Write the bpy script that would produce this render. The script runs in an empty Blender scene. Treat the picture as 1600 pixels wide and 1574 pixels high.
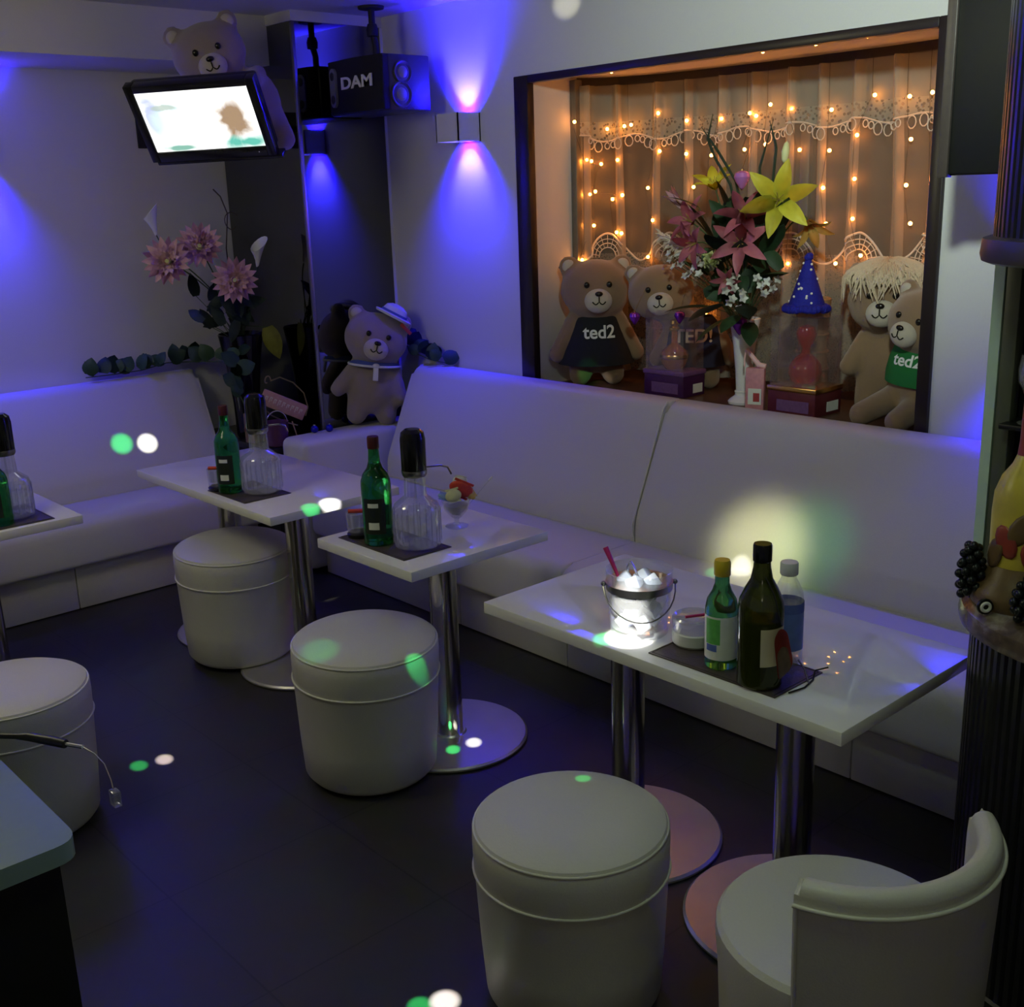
import bpy, bmesh, math, random
from mathutils import Vector, Matrix, Euler
random.seed(7)
D = bpy.data; SC = bpy.context.scene; COL = SC.collection
PI = math.pi; R = math.radians

# ------------------------------------------------------------------ camera
cam_d = D.cameras.new('camera'); cam = D.objects.new('camera', cam_d); COL.objects.link(cam)
right = Vector((0.73993783, -0.6718886, -0.03252245))
down = Vector((-0.20266564, -0.17656859, -0.96319789))
fwd = Vector((0.64141924, 0.71929774, -0.26681851))
m = Matrix((right, -down, -fwd)).transposed().to_4x4()
m.translation = (0, 0, 1.55)
cam.matrix_world = m
cam_d.sensor_fit = 'HORIZONTAL'; cam_d.sensor_width = 36; cam_d.lens = 1759.28 / 1600 * 36
cam_d.clip_start = .02
SC.camera = cam

# ------------------------------------------------------------------ world, exposure
w = D.worlds.new('world'); SC.world = w; w.use_nodes = True
w.node_tree.nodes['Background'].inputs[0].default_value = (.010, .011, .014, 1)
w.node_tree.nodes['Background'].inputs[1].default_value = 1
SC.view_settings.view_transform = 'Standard'; SC.view_settings.look = 'None'
SC.view_settings.exposure = 0; SC.view_settings.gamma = 1; SC.view_settings.use_curve_mapping = False

# ------------------------------------------------------------------ room lamps
def light(name, kind, loc, energy, color, target=None, **kw):
    l = D.lights.new(name, kind); l.energy = energy; l.color = color
    for k, v in kw.items(): setattr(l, k, v)
    o = D.objects.new(name, l); COL.objects.link(o); o.location = loc
    if target is not None:
        o.rotation_euler = (Vector(target) - Vector(loc)).to_track_quat('-Z', 'Y').to_euler()
    return o
# lamps over the bar side of the room by the photographer, plus an added fill
light('bar_lamp', 'POINT', (-.5, -.7, 1.95), 3.5, (1, .93, .70), shadow_soft_size=.16)
light('ceiling_lamp', 'AREA', (.95, .75, 2.25), 3.4, (.74, 1, .62), shape='DISK', size=.30)
light('far_wall_fill', 'POINT', (.35, 3.0, 2.0), 17, (1, .96, .62), shadow_soft_size=.25)  # fill added out of view to lift the far wall and sofas
# unseen spot added to brighten the wall above the window
light('window_wall_fill', 'SPOT', (1.15, .75, 2.16), 145, (.84, 1, .86), (3.05, 1.75, 2.05), spot_size=R(66), spot_blend=1, shadow_soft_size=.05)
# party projector by the ceiling: pairs of narrow green and white beams
PROJ = (.75, 1.0, 2.18)
BEAM_W = 20
projector = light('party_projector', 'POINT', PROJ, BEAM_W, (1, 1, 1), shadow_soft_size=0)
projector.data.use_nodes = True
pn, pl = projector.data.node_tree.nodes, projector.data.node_tree.links
pgeo = pn.new('ShaderNodeNewGeometry'); pacc = [None]
def beam(target, col, e, size=1.6):
    """one soft coloured disc of the projector's pattern, thrown towards the target"""
    d = (Vector(target) - Vector(PROJ)).normalized(); h = R(size * 1.15 / 2)
    dt = pn.new('ShaderNodeVectorMath'); dt.operation = 'DOT_PRODUCT'; dt.inputs[1].default_value = d; pl.new(pgeo.outputs['Incoming'], dt.inputs[0])
    mr = pn.new('ShaderNodeMapRange'); mr.interpolation_type = 'SMOOTHSTEP'; mr.inputs['From Min'].default_value = math.cos(h); mr.inputs['From Max'].default_value = math.cos(h * .45) if size < 3.3 else 1.0
    pl.new(dt.outputs['Value'], mr.inputs['Value'])
    fo = mr.outputs[0]
    if size >= 3.3:
        pw = pn.new('ShaderNodeMath'); pw.operation = 'POWER'; pw.inputs[1].default_value = 9 if size > 7 else 2.4; pl.new(fo, pw.inputs[0]); fo = pw.outputs[0]
    sc = pn.new('ShaderNodeVectorMath'); sc.operation = 'SCALE'; sc.inputs[0].default_value = [c * e / BEAM_W for c in col]; pl.new(fo, sc.inputs['Scale'])
    if pacc[0] is None: pacc[0] = sc.outputs[0]
    else:
        ad = pn.new('ShaderNodeVectorMath'); ad.operation = 'ADD'; pl.new(pacc[0], ad.inputs[0]); pl.new(sc.outputs[0], ad.inputs[1]); pacc[0] = ad.outputs[0]
GRN, WHT = (.06, 1, .22), (1, .98, .90)

# ------------------------------------------------------------------ helpers
def link(name, me, mat=None, parent=None):
    o = D.objects.new(name, me); COL.objects.link(o)
    if mat is not None and me is not None:
        if not me.materials: me.materials.append(M[mat] if isinstance(mat, str) else mat)
    if parent is not None: o.parent = parent
    return o
def tag(o, label, cat, group=None):
    o['label'] = label; o['category'] = cat
    if group: o['group'] = group
    return o
def thing(name, label, cat, loc=(0, 0, 0), rot=(0, 0, 0), group=None, scale=1):
    o = D.objects.new(name, None); COL.objects.link(o); o.empty_display_size = .05
    o.location = loc; o.rotation_euler = rot; o.scale = (scale,) * 3
    return tag(o, label, cat, group)
def struct(o): o['kind'] = 'structure'; return o
def mesh_of(bm, name='mesh', smooth=True, ang=40):
    me = D.meshes.new(name); bmesh.ops.recalc_face_normals(bm, faces=bm.faces[:]); bm.to_mesh(me); bm.free()
    if smooth:
        me.polygons.foreach_set('use_smooth', [True] * len(me.polygons))
        try: me.set_sharp_from_angle(angle=R(ang))
        except Exception: pass
    return me
def add_box(bm, x0, x1, y0, y1, z0, z1, bev=0, seg=2, mat4=None):
    r = bmesh.ops.create_cube(bm, size=1)
    vs = r['verts']
    for v in vs:
        v.co = Vector((x0 + (v.co.x + .5) * (x1 - x0), y0 + (v.co.y + .5) * (y1 - y0), z0 + (v.co.z + .5) * (z1 - z0)))
    if mat4 is not None:
        for v in vs: v.co = mat4 @ v.co
    if bev:
        es = list({e for v in vs for e in v.link_edges})
        bmesh.ops.bevel(bm, geom=es, offset=bev, segments=seg, profile=.5, affect='EDGES')
def box(x0, x1, y0, y1, z0, z1, bev=0, seg=2, mat4=None, ang=40):
    bm = bmesh.new(); add_box(bm, x0, x1, y0, y1, z0, z1, bev, seg, mat4); return mesh_of(bm, ang=ang)
def lathe(prof, n=40, sx=1, sy=1, cap=True, ripple=0, nr=0, ang=35):
    bm = bmesh.new(); rings = []
    for r, z in prof:
        ring = []
        for i in range(n):
            a = 2 * PI * i / n; rr = r
            if ripple and r > 0: rr = r - ripple * (0 if (i % nr) else 1)
            ring.append(bm.verts.new((rr * math.cos(a) * sx, rr * math.sin(a) * sy, z)))
        rings.append(ring)
    for a, b in zip(rings, rings[1:]):
        for i in range(n): bm.faces.new((a[i], a[(i + 1) % n], b[(i + 1) % n], b[i]))
    if cap:
        if prof[0][0] > 1e-5: bm.faces.new(rings[0][::-1])
        if prof[-1][0] > 1e-5: bm.faces.new(rings[-1])
    bmesh.ops.remove_doubles(bm, verts=bm.verts[:], dist=1e-5)
    return mesh_of(bm, ang=ang)
def add_tube(bm, pts, r, n=8, closed=False, taper=None):
    pts = [Vector(p) for p in pts]; N = len(pts); rings = []
    up = None
    for i, p in enumerate(pts):
        if closed: t = pts[(i + 1) % N] - pts[i - 1]
        else: t = pts[min(i + 1, N - 1)] - pts[max(i - 1, 0)]
        if t.length < 1e-9: t = Vector((0, 0, 1))
        t.normalize()
        if up is None:
            up = Vector((0, 0, 1)) if abs(t.z) < .9 else Vector((1, 0, 0))
        u = up - t * up.dot(t)
        if u.length < 1e-6: u = t.orthogonal()
        u.normalize(); v = t.cross(u); up = u
        rr = r if taper is None else taper[i]
        rings.append([bm.verts.new(p + (u * math.cos(2 * PI * k / n) + v * math.sin(2 * PI * k / n)) * rr) for k in range(n)])
    last = N if closed else N - 1
    for i in range(last):
        a, b = rings[i], rings[(i + 1) % N]
        for k in range(n): bm.faces.new((a[k], a[(k + 1) % n], b[(k + 1) % n], b[k]))
    if not closed:
        bm.faces.new(rings[0][::-1]); bm.faces.new(rings[-1])
def tube(pts, r, n=8, closed=False, taper=None):
    bm = bmesh.new(); add_tube(bm, pts, r, n, closed, taper); return mesh_of(bm, ang=60)
def ring(rad, z, r, n=40, sx=1, sy=1, k=8):
    return tube([(rad * math.cos(2 * PI * i / n) * sx, rad * math.sin(2 * PI * i / n) * sy, z) for i in range(n)], r, k, True)
def add_ball(bm, c, r, u=16, v=10, rot=None, pre=Matrix()):
    mt = pre @ Matrix.Translation(c) @ (rot.to_matrix().to_4x4() if rot else Matrix()) @ Matrix.Diagonal((*((r,) * 3 if isinstance(r, (int, float)) else r), 1))
    bmesh.ops.create_uvsphere(bm, u_segments=u, v_segments=v, radius=1, matrix=mt)
def ball(c, r, u=16, v=10, rot=None):
    bm = bmesh.new(); add_ball(bm, c, r, u, v, rot); return mesh_of(bm, ang=80)
def sweep(prof, length0, length1, axis, bev=0):
    """closed 2D profile (depth, z) extruded along 'x' or 'y'"""
    bm = bmesh.new(); a = []; b = []
    for d, z in prof:
        a.append(bm.verts.new((d, length0, z) if axis == 'y' else (length0, d, z)))
        b.append(bm.verts.new((d, length1, z) if axis == 'y' else (length1, d, z)))
    n = len(prof)
    for i in range(n): bm.faces.new((a[i], a[(i + 1) % n], b[(i + 1) % n], b[i]))
    fa = bm.faces.new(a[::-1]); fb = bm.faces.new(b)
    if bev:
        es = list(set(fa.edges) | set(fb.edges))
        bmesh.ops.bevel(bm, geom=es, offset=bev, segments=3, profile=.5, affect='EDGES')
    return mesh_of(bm, ang=50)
def rounded(pts, rad, n=5):
    out = []; N = len(pts)
    for i in range(N):
        p = Vector(pts[i]).to_2d(); a = Vector(pts[i - 1]).to_2d(); b = Vector(pts[(i + 1) % N]).to_2d()
        r = rad[i] if isinstance(rad, (list, tuple)) else rad
        if r <= 0: out.append(p[:]); continue
        da = (a - p); db = (b - p); r = min(r, da.length * .49, db.length * .49)
        s = p + da.normalized() * r; e = p + db.normalized() * r
        for k in range(n + 1):
            t = k / n; out.append(((1 - t) ** 2 * s + 2 * t * (1 - t) * p + t * t * e)[:])
    return out
def text_mesh(s, size, extrude=.0015, bold=.0):
    c = D.curves.new('lettering', 'FONT'); c.body = s; c.size = size; c.align_x = 'CENTER'; c.align_y = 'CENTER'
    c.extrude = extrude; c.offset = bold
    o = D.objects.new('tmp', c); COL.objects.link(o)
    dg = bpy.context.evaluated_depsgraph_get(); me = D.meshes.new_from_object(o.evaluated_get(dg))
    D.objects.remove(o); me.materials.clear(); return me
def xform(me, mt): me.transform(mt); return me
def blob(build, voxel, smooth=6):
    bm = bmesh.new(); build(bm); me = D.meshes.new('b'); bm.to_mesh(me); bm.free()
    o = D.objects.new('tmp', me); COL.objects.link(o)
    r = o.modifiers.new('r', 'REMESH'); r.mode = 'VOXEL'; r.voxel_size = voxel
    s = o.modifiers.new('s', 'SMOOTH'); s.iterations = smooth; s.factor = .5
    dg = bpy.context.evaluated_depsgraph_get(); out = D.meshes.new_from_object(o.evaluated_get(dg))
    D.objects.remove(o)
    out.polygons.foreach_set('use_smooth', [True] * len(out.polygons)); return out
def capsule(bm, a, b, ra, rb, n=7):
    a = Vector(a); b = Vector(b)
    for i in range(n):
        t = i / (n - 1); add_ball(bm, a.lerp(b, t), ra + (rb - ra) * t, 12, 8)

# ------------------------------------------------------------------ materials
M = {}
def nodes(name):
    mt = D.materials.new(name); mt.use_nodes = True; M[name] = mt
    return mt, mt.node_tree.nodes, mt.node_tree.links, mt.node_tree.nodes['Principled BSDF']
def mat(name, col, rough=.5, metal=0, bump=0, scale=40, var=.08, trans=0, ior=1.45, emit=None, es=0, alpha=1, spec=.5, sheen=0, detail=4):
    mt, n, l, p = nodes(name)
    p.inputs['Base Color'].default_value = (*col, 1); p.inputs['Roughness'].default_value = rough
    p.inputs['Metallic'].default_value = metal; p.inputs['IOR'].default_value = ior
    p.inputs['Transmission Weight'].default_value = trans; p.inputs['Alpha'].default_value = alpha
    p.inputs['Specular IOR Level'].default_value = spec; p.inputs['Sheen Weight'].default_value = sheen
    if emit: p.inputs['Emission Color'].default_value = (*emit, 1); p.inputs['Emission Strength'].default_value = es
    tc = n.new('ShaderNodeTexCoord'); nz = n.new('ShaderNodeTexNoise'); nz.inputs['Scale'].default_value = scale
    nz.inputs['Detail'].default_value = detail; l.new(tc.outputs['Object'], nz.inputs['Vector'])
    if var and not trans:
        mx = n.new('ShaderNodeMix'); mx.data_type = 'RGBA'
        mx.inputs['A'].default_value = (*[c * (1 - var) for c in col], 1); mx.inputs['B'].default_value = (*[min(1, c * (1 + var)) for c in col], 1)
        l.new(nz.outputs['Fac'], mx.inputs['Factor']); l.new(mx.outputs['Result'], p.inputs['Base Color'])
    if bump:
        b = n.new('ShaderNodeBump'); b.inputs['Strength'].default_value = bump; b.inputs['Distance'].default_value = .004
        l.new(nz.outputs['Fac'], b.inputs['Height']); l.new(b.outputs['Normal'], p.inputs['Normal'])
    return mt
def thin(name, col, face=.25, rough=.05, gloss=.08, edge=.6):
    """thin clear glass or plastic film: mostly see-through, more reflective at grazing angles"""
    mt, n, l, p = nodes(name); n.remove(p)
    out = n['Material Output']; tr = n.new('ShaderNodeBsdfTransparent'); tr.inputs[0].default_value = (*col, 1)
    gl = n.new('ShaderNodeBsdfGlossy'); gl.inputs['Roughness'].default_value = rough; gl.inputs[0].default_value = (.9, .9, .95, 1)
    df = n.new('ShaderNodeBsdfDiffuse'); df.inputs[0].default_value = (*[.5 + .5 * c for c in col], 1)
    lw = n.new('ShaderNodeLayerWeight'); lw.inputs[0].default_value = .35
    mr = n.new('ShaderNodeMapRange'); mr.inputs['To Min'].default_value = gloss; mr.inputs['To Max'].default_value = edge
    l.new(lw.outputs['Facing'], mr.inputs['Value'])
    m1 = n.new('ShaderNodeMixShader'); m1.inputs[0].default_value = face
    l.new(tr.outputs[0], m1.inputs[1]); l.new(df.outputs[0], m1.inputs[2])
    m2 = n.new('ShaderNodeMixShader'); l.new(mr.outputs[0], m2.inputs[0]); l.new(m1.outputs[0], m2.inputs[1]); l.new(gl.outputs[0], m2.inputs[2])
    l.new(m2.outputs[0], out.inputs['Surface']); return mt
def sheer(name, col, cover, holes=0, scale=60):
    mt, n, l, p = nodes(name); n.remove(p); out = n['Material Output']
    tr = n.new('ShaderNodeBsdfTransparent'); df = n.new('ShaderNodeBsdfDiffuse'); df.inputs[0].default_value = (*col, 1)
    tl = n.new('ShaderNodeBsdfTranslucent'); tl.inputs[0].default_value = (*col, 1)
    a = n.new('ShaderNodeMixShader'); a.inputs[0].default_value = .45; l.new(df.outputs[0], a.inputs[1]); l.new(tl.outputs[0], a.inputs[2])
    mx = n.new('ShaderNodeMixShader'); mx.inputs[0].default_value = cover
    if holes:
        tc = n.new('ShaderNodeTexCoord'); vo = n.new('ShaderNodeTexVoronoi'); vo.inputs['Scale'].default_value = scale
        l.new(tc.outputs['Object'], vo.inputs['Vector']); mr = n.new('ShaderNodeMapRange')
        mr.inputs['From Min'].default_value = .25; mr.inputs['From Max'].default_value = .45
        mr.inputs['To Min'].default_value = cover * (1 - holes); mr.inputs['To Max'].default_value = cover
        l.new(vo.outputs['Distance'], mr.inputs['Value']); l.new(mr.outputs[0], mx.inputs[0])
    l.new(tr.outputs[0], mx.inputs[1]); l.new(a.outputs[0], mx.inputs[2]); l.new(mx.outputs[0], out.inputs['Surface']); return mt

mat('wall_paint', (.62, .61, .60), .75, bump=.05, scale=180, var=.03)
mat('ceiling_paint', (.60, .60, .62), .8, bump=.05, scale=120, var=.03)
mat('white_leather', (.60, .585, .545), .42, bump=.10, scale=260, var=.05)
mat('leather_piping', (.66, .65, .60), .4, var=.03)
mat('table_white', (.80, .79, .78), .035, var=.02, scale=12)
mat('chrome', (.62, .60, .56), .16, 1, var=.10, scale=6)
mat('chrome_disc', (.60, .58, .56), .32, .8, var=.12, scale=9)
mat('dark_wood', (.020, .013, .012), .32, var=.3, scale=14)
mat('sill_wood', (.085, .040, .024), .38, var=.35, scale=20)
mat('black', (.008, .008, .009), .30, var=.2)
mat('black_matt', (.012, .012, .013), .65, bump=.1, scale=200, var=.2)
mat('dark_glass', (.004, .005, .005), .45, var=.2)
mat('mirror', (.16, .165, .18), .035, 1, var=.02, scale=3)
mat('steel_trim', (.30, .30, .30), .3, 1, var=.1)
mat('window_metal', (.20, .19, .17), .4, .7, var=.1)
mat('night_glass', (.075, .062, .045), .5, var=.2, scale=4)
mat('fur', (.25, .158, .09), .95, bump=.5, scale=330, var=.22, sheen=.4)
mat('fur_grey', (.30, .24, .20), .95, bump=.5, scale=330, var=.2, sheen=.4)
mat('muzzle', (.50, .44, .36), .95, bump=.4, scale=330, var=.12, sheen=.3)
mat('bead', (.010, .008, .007), .2)
mat('knit_black', (.009, .010, .014), .85, bump=.4, scale=400, var=.3)
mat('knit_navy', (.014, .016, .045), .85, bump=.4, scale=400, var=.3)
mat('knit_green', (.012, .16, .035), .85, bump=.4, scale=400, var=.2)
mat('print_white', (.78, .78, .76), .7)
mat('print_cream', (.62, .55, .42), .7)
mat('cloth_white', (.70, .70, .74), .8, bump=.3, scale=300)
mat('cloth_blue', (.08, .12, .40), .8, bump=.3, scale=300)
mat('cloth_red', (.40, .05, .05), .8)
mat('hat_blue', (.010, .012, .30), .8, bump=.6, scale=160, var=.4)
mat('wig', (.62, .50, .36), .8, bump=.8, scale=120, var=.3)
mat('ceramic', (.74, .74, .76), .25, var=.03)
mat('leaf', (.035, .085, .035), .5, var=.4, scale=30)
mat('leaf_dark', (.018, .040, .026), .55, var=.5, scale=30)
mat('leaf_yellow', (.30, .30, .05), .5, var=.3, scale=30)
mat('stem', (.06, .10, .04), .6)
mat('twig', (.07, .05, .035), .7, var=.3)
mat('lily_yellow', (.72, .68, .05), .5, var=.18, scale=25)
mat('lily_orange', (.70, .48, .12), .5, var=.18, scale=25)
mat('lily_pink', (.46, .13, .17), .5, var=.3, scale=25)
mat('lily_pale', (.62, .38, .42), .5, var=.2, scale=25)
mat('petal_pink', (.85, .52, .54), .6, var=.2, scale=30)
mat('petal_lilac', (.84, .84, .90), .6, var=.15, scale=30)
mat('petal_cream', (.92, .78, .66), .6, var=.15, scale=30)
mat('petal_white', (.76, .77, .72), .6, var=.1, scale=30)
mat('rose', (.66, .68, .36), .6, var=.2, scale=30)
mat('pollen', (.40, .30, .06), .8, bump=.5, scale=300)
mat('feather', (.62, .52, .40), .9, bump=.5, scale=200)
mat('ornament_purple', (.22, .03, .50), .18, .6, var=.1)
mat('ornament_pink', (.55, .20, .55), .25, .3, var=.1)
mat('box_purple', (.055, .012, .07), .35, var=.3, scale=30)
mat('box_red', (.11, .018, .026), .35, var=.35, scale=30)
mat('gold', (.72, .46, .16), .25, 1, var=.1)
mat('red_glass', (.50, .02, .03), .08, trans=.55, ior=1.45)
mat('amber_glass', (.72, .25, .12), .08, trans=.6)
mat('lilac_print', (.16, .07, .20), .5, var=.3, scale=120)
mat('pink_card', (.60, .26, .30), .5, var=.3, scale=60)
thin('acrylic', (.98, .95, .96), face=.02, gloss=.03, edge=.25)
thin('clear_glass', (.95, .96, .97), face=.10, gloss=.05, edge=.32)
thin('cut_glass', (.90, .91, .95), face=.12, gloss=.08, edge=.5, rough=.08)
thin('water', (.92, .94, .97), face=.12, gloss=.03, edge=.25)
mat('green_glass', (.03, .30, .07), .05, trans=.9, ior=1.3)
mat('soju_glass', (.10, .42, .10), .05, trans=.9, ior=1.3)
mat('brown_glass', (.07, .085, .012), .05, trans=.72, ior=1.4)
mat('label_dark', (.010, .018, .012), .5, var=.2)
mat('label_white', (.70, .73, .70), .5, var=.1)
mat('label_green', (.12, .45, .10), .5, var=.4, scale=60)
mat('label_blue', (.10, .16, .48), .4, var=.3, scale=40)
mat('label_cream', (.55, .50, .34), .55, var=.1)
mat('tag_red', (.30, .035, .02), .5, var=.35, scale=40)
mat('tag_photo', (.20, .13, .07), .5, var=.5, scale=50)
mat('cap_red', (.07, .010, .014), .4)
mat('cap_yellow', (.62, .46, .03), .35)
mat('cap_white', (.66, .68, .72), .4)
mat('plastic_white', (.66, .66, .66), .4, var=.03)
mat('pump_black', (.006, .006, .007), .14)
mat('mat_leather', (.060, .046, .040), .5, bump=.2, scale=200, var=.2)
mat('ice', (.86, .90, .95), .12, trans=.4, ior=1.2)
mat('stick_pink', (.55, .03, .16), .35)
mat('snack_red', (.62, .06, .03), .4, var=.25, scale=60)
mat('snack_pale', (.60, .60, .34), .5, var=.2, scale=60)
mat('snack_blue', (.20, .30, .65), .4, var=.3, scale=60)
mat('candy_dark', (.03, .03, .03), .6, var=.5, scale=90)
mat('counter_top', (.20, .28, .28), .28, var=.05, scale=60)
mat('flute_black', (.016, .016, .019), .28, var=.3)
mat('trim_brown', (.055, .044, .040), .35, var=.15)
mat('bottle_yellow', (.58, .46, .06), .3, var=.45, scale=14)
mat('bottle_red', (.28, .045, .03), .35, var=.4, scale=20)
mat('bottle_brown', (.14, .085, .035), .4, var=.5, scale=18)
mat('grape', (.006, .009, .012), .28, var=.3)
mat('sign_pink', (.44, .24, .20), .6, var=.2, scale=60)
mat('sign_gold', (.55, .43, .28), .3, 1)
mat('bucket_purple', (.10, .035, .10), .3, var=.2)
mat('blue_bauble', (.01, .01, .35), .15, .5)
mat('edge_glass', (.55, .72, .64), .2, var=.05)
mat('post_green', (.10, .11, .085), .4, var=.1)
mat('screen_bezel', (.012, .011, .014), .22)
mat('speaker_cloth', (.010, .010, .013), .85, bump=.6, scale=600, var=.3)
mat('speaker_box', (.030, .030, .036), .38, var=.15)
mat('speaker_grey', (.20, .20, .20), .4, var=.1)
mat('speaker_cone', (.055, .055, .06), .5, var=.1)
mat('sconce_white', (.72, .72, .74), .5, var=.02)
mat('sconce_glow', (.2, .2, .3), .5, emit=(.75, .55, 1), es=16)
mat('bulb', (1, .6, .3), .4, emit=(1, .31, .04), es=72)
mat('wire', (.05, .035, .02), .6)
mat('cable_black', (.010, .010, .010), .4)
mat('silver', (.62, .62, .60), .22, 1)
mat('basket', (.30, .19, .10), .8, bump=.6, scale=90, var=.4)
sheer('curtain_sheer', (.62, .54, .45), .27)
sheer('valance_lace', (.62, .62, .54), .60, holes=.8, scale=75)
sheer('valance_plain', (.60, .60, .52), .50)
sheer('curtain_fold', (.72, .60, .48), .52)
sheer('hem_lace', (.62, .54, .45), .40, holes=.5, scale=120)
mat('lace_thread', (.60, .55, .48), .85)

# floor: dark vinyl with faint tile joints
mt, n, l, p = nodes('floor_vinyl')
tc = n.new('ShaderNodeTexCoord'); br = n.new('ShaderNodeTexBrick'); br.offset = 0; br.inputs['Scale'].default_value = 1
br.inputs['Brick Width'].default_value = .45; br.inputs['Row Height'].default_value = .45; br.inputs['Mortar Size'].default_value = .0025
br.inputs['Color1'].default_value = (.036, .034, .031, 1); br.inputs['Color2'].default_value = (.042, .039, .035, 1); br.inputs['Mortar'].default_value = (.018, .017, .016, 1)
nz = n.new('ShaderNodeTexNoise'); nz.inputs['Scale'].default_value = 7; nz.inputs['Detail'].default_value = 8
mx = n.new('ShaderNodeMix'); mx.data_type = 'RGBA'; mx.blend_type = 'MULTIPLY'; mx.inputs['Factor'].default_value = .55
l.new(tc.outputs['Object'], br.inputs['Vector']); l.new(tc.outputs['Object'], nz.inputs['Vector'])
l.new(br.outputs['Color'], mx.inputs['A']); l.new(nz.outputs['Color'], mx.inputs['B']); l.new(mx.outputs['Result'], p.inputs['Base Color'])
p.inputs['Roughness'].default_value = .42
# marble
mt, n, l, p = nodes('marble')
tc = n.new('ShaderNodeTexCoord'); nz = n.new('ShaderNodeTexNoise'); nz.inputs['Scale'].default_value = 14; nz.inputs['Detail'].default_value = 9; nz.inputs['Distortion'].default_value = 1.4
cr = n.new('ShaderNodeValToRGB'); e = cr.color_ramp; e.elements[0].position = .35; e.elements[0].color = (.045, .032, .025, 1)
e.elements[1].position = .72; e.elements[1].color = (.34, .30, .25, 1); x = e.elements.new(.52); x.color = (.12, .085, .062, 1)
l.new(tc.outputs['Object'], nz.inputs['Vector']); l.new(nz.outputs['Fac'], cr.inputs['Fac']); l.new(cr.outputs['Color'], p.inputs['Base Color']); p.inputs['Roughness'].default_value = .2
# television picture: bright pale scene with a few muted colour patches
mt, n, l, p = nodes('screen_picture')
tc = n.new('ShaderNodeTexCoord'); nz = n.new('ShaderNodeTexNoise'); nz.inputs['Scale'].default_value = 9; nz.inputs['Detail'].default_value = 6; nz.inputs['Distortion'].default_value = .8
l.new(tc.outputs['Object'], nz.inputs['Vector'])
def patch(cx, cz, rx, rz, col, prev, strength):
    s = n.new('ShaderNodeVectorMath'); s.operation = 'SUBTRACT'; s.inputs[1].default_value = (cx, 0, cz); l.new(tc.outputs['Object'], s.inputs[0])
    d = n.new('ShaderNodeVectorMath'); d.operation = 'DIVIDE'; d.inputs[1].default_value = (rx, 1, rz); l.new(s.outputs[0], d.inputs[0])
    ln = n.new('ShaderNodeVectorMath'); ln.operation = 'LENGTH'; l.new(d.outputs[0], ln.inputs[0])
    ad = n.new('ShaderNodeMath'); ad.operation = 'MULTIPLY_ADD'; ad.inputs[1].default_value = 2.2; l.new(nz.outputs['Fac'], ad.inputs[0]); l.new(ln.outputs['Value'], ad.inputs[2])
    mr = n.new('ShaderNodeMapRange'); mr.inputs['From Min'].default_value = 1.75; mr.inputs['From Max'].default_value = 2.3; mr.inputs['To Min'].default_value = strength; mr.inputs['To Max'].default_value = 0
    l.new(ad.outputs[0], mr.inputs['Value']); x = n.new('ShaderNodeMix'); x.data_type = 'RGBA'; x.inputs['B'].default_value = (*col, 1)
    l.new(mr.outputs[0], x.inputs['Factor'])
    if prev is None: x.inputs['A'].default_value = (1, 1, .97, 1)
    else: l.new(prev, x.inputs['A'])
    return x.outputs['Result']
c0 = patch(.135, -.010, .06, .085, (.30, .20, .12), None, 1)
c0 = patch(-.175, .02, .035, .085, (.40, .45, .70), c0, .9)
c0 = patch(-.10, -.01, .09, .075, (.62, .80, .84), c0, .8)
c0 = patch(.16, -.098, .10, .030, (.10, .42, .33), c0, 1)
c0 = patch(-.10, -.105, .06, .012, (.10, .32, .24), c0, .9)
c0 = patch(-.13, .055, .05, .012, (.35, .42, .36), c0, .8)
l.new(c0, p.inputs['Emission Color']); p.inputs['Emission Strength'].default_value = 1.5; p.inputs['Base Color'].default_value = (.02, .02, .02, 1)

# ------------------------------------------------------------------ room shell
XW, YW, ZC = 3.05, 4.80, 2.275          # window wall, TV wall, ceiling
XA, YA = -1.9, -1.9
struct(link('floor', box(XA, XW + .1, YA, YW + .1, -.06, 0), 'floor_vinyl'))
struct(link('ceiling', box(XA, XW + .1, YA, YW + .1, ZC, ZC + .06), 'ceiling_paint'))
struct(link('wall_left', box(XA, XW + .1, YW, YW + .1, 0, ZC), 'wall_paint'))
struct(link('wall_rear', box(XA, XW + .1, YA - .1, YA, 0, ZC), 'wall_paint'))
struct(link('wall_bar', box(XA - .1, XA, YA, YW, 0, ZC), 'wall_paint'))
bm = bmesh.new()
WY0, WY1, WZ0, WZ1 = 1.60, 3.317, .79, 1.965
add_box(bm, XW, XW + .1, YA, WY0, 0, ZC); add_box(bm, XW, XW + .1, WY1, YW, 0, ZC)
add_box(bm, XW, XW + .1, WY0, WY1, 0, WZ0); add_box(bm, XW, XW + .1, WY0, WY1, WZ1, ZC)
struct(link('wall_right', mesh_of(bm), 'wall_paint'))
struct(link('trim_1', box(XA, 2.61, 4.34, YW, 2.085, ZC), 'wall_paint'))       # dropped beam over the TV wall
struct(link('trim_2', box(2.605, XW, 4.145, YW, 2.235, ZC), 'wall_paint'))     # plaster head above the mirrored column
# mirrored corner column
column = D.objects.new('trim_3', None); COL.objects.link(column); struct(column)
link('core', box(2.618, XW, 4.158, YW, 0, 2.235), 'black', column)
link('mirror_panel', box(2.61, 2.617, 4.163, 4.795, 0, 2.234), 'mirror', column)
link('mirror_panel', box(2.622, XW - .012, 4.150, 4.157, 0, 2.234), 'mirror', column)
link('corner_strip', box(2.606, 2.621, 4.146, 4.162, 0, 2.234, .002), 'steel_trim', column)
link('edge_strip', box(XW - .012, XW, 4.146, 4.158, 0, 2.234), 'wall_paint', column)

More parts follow.
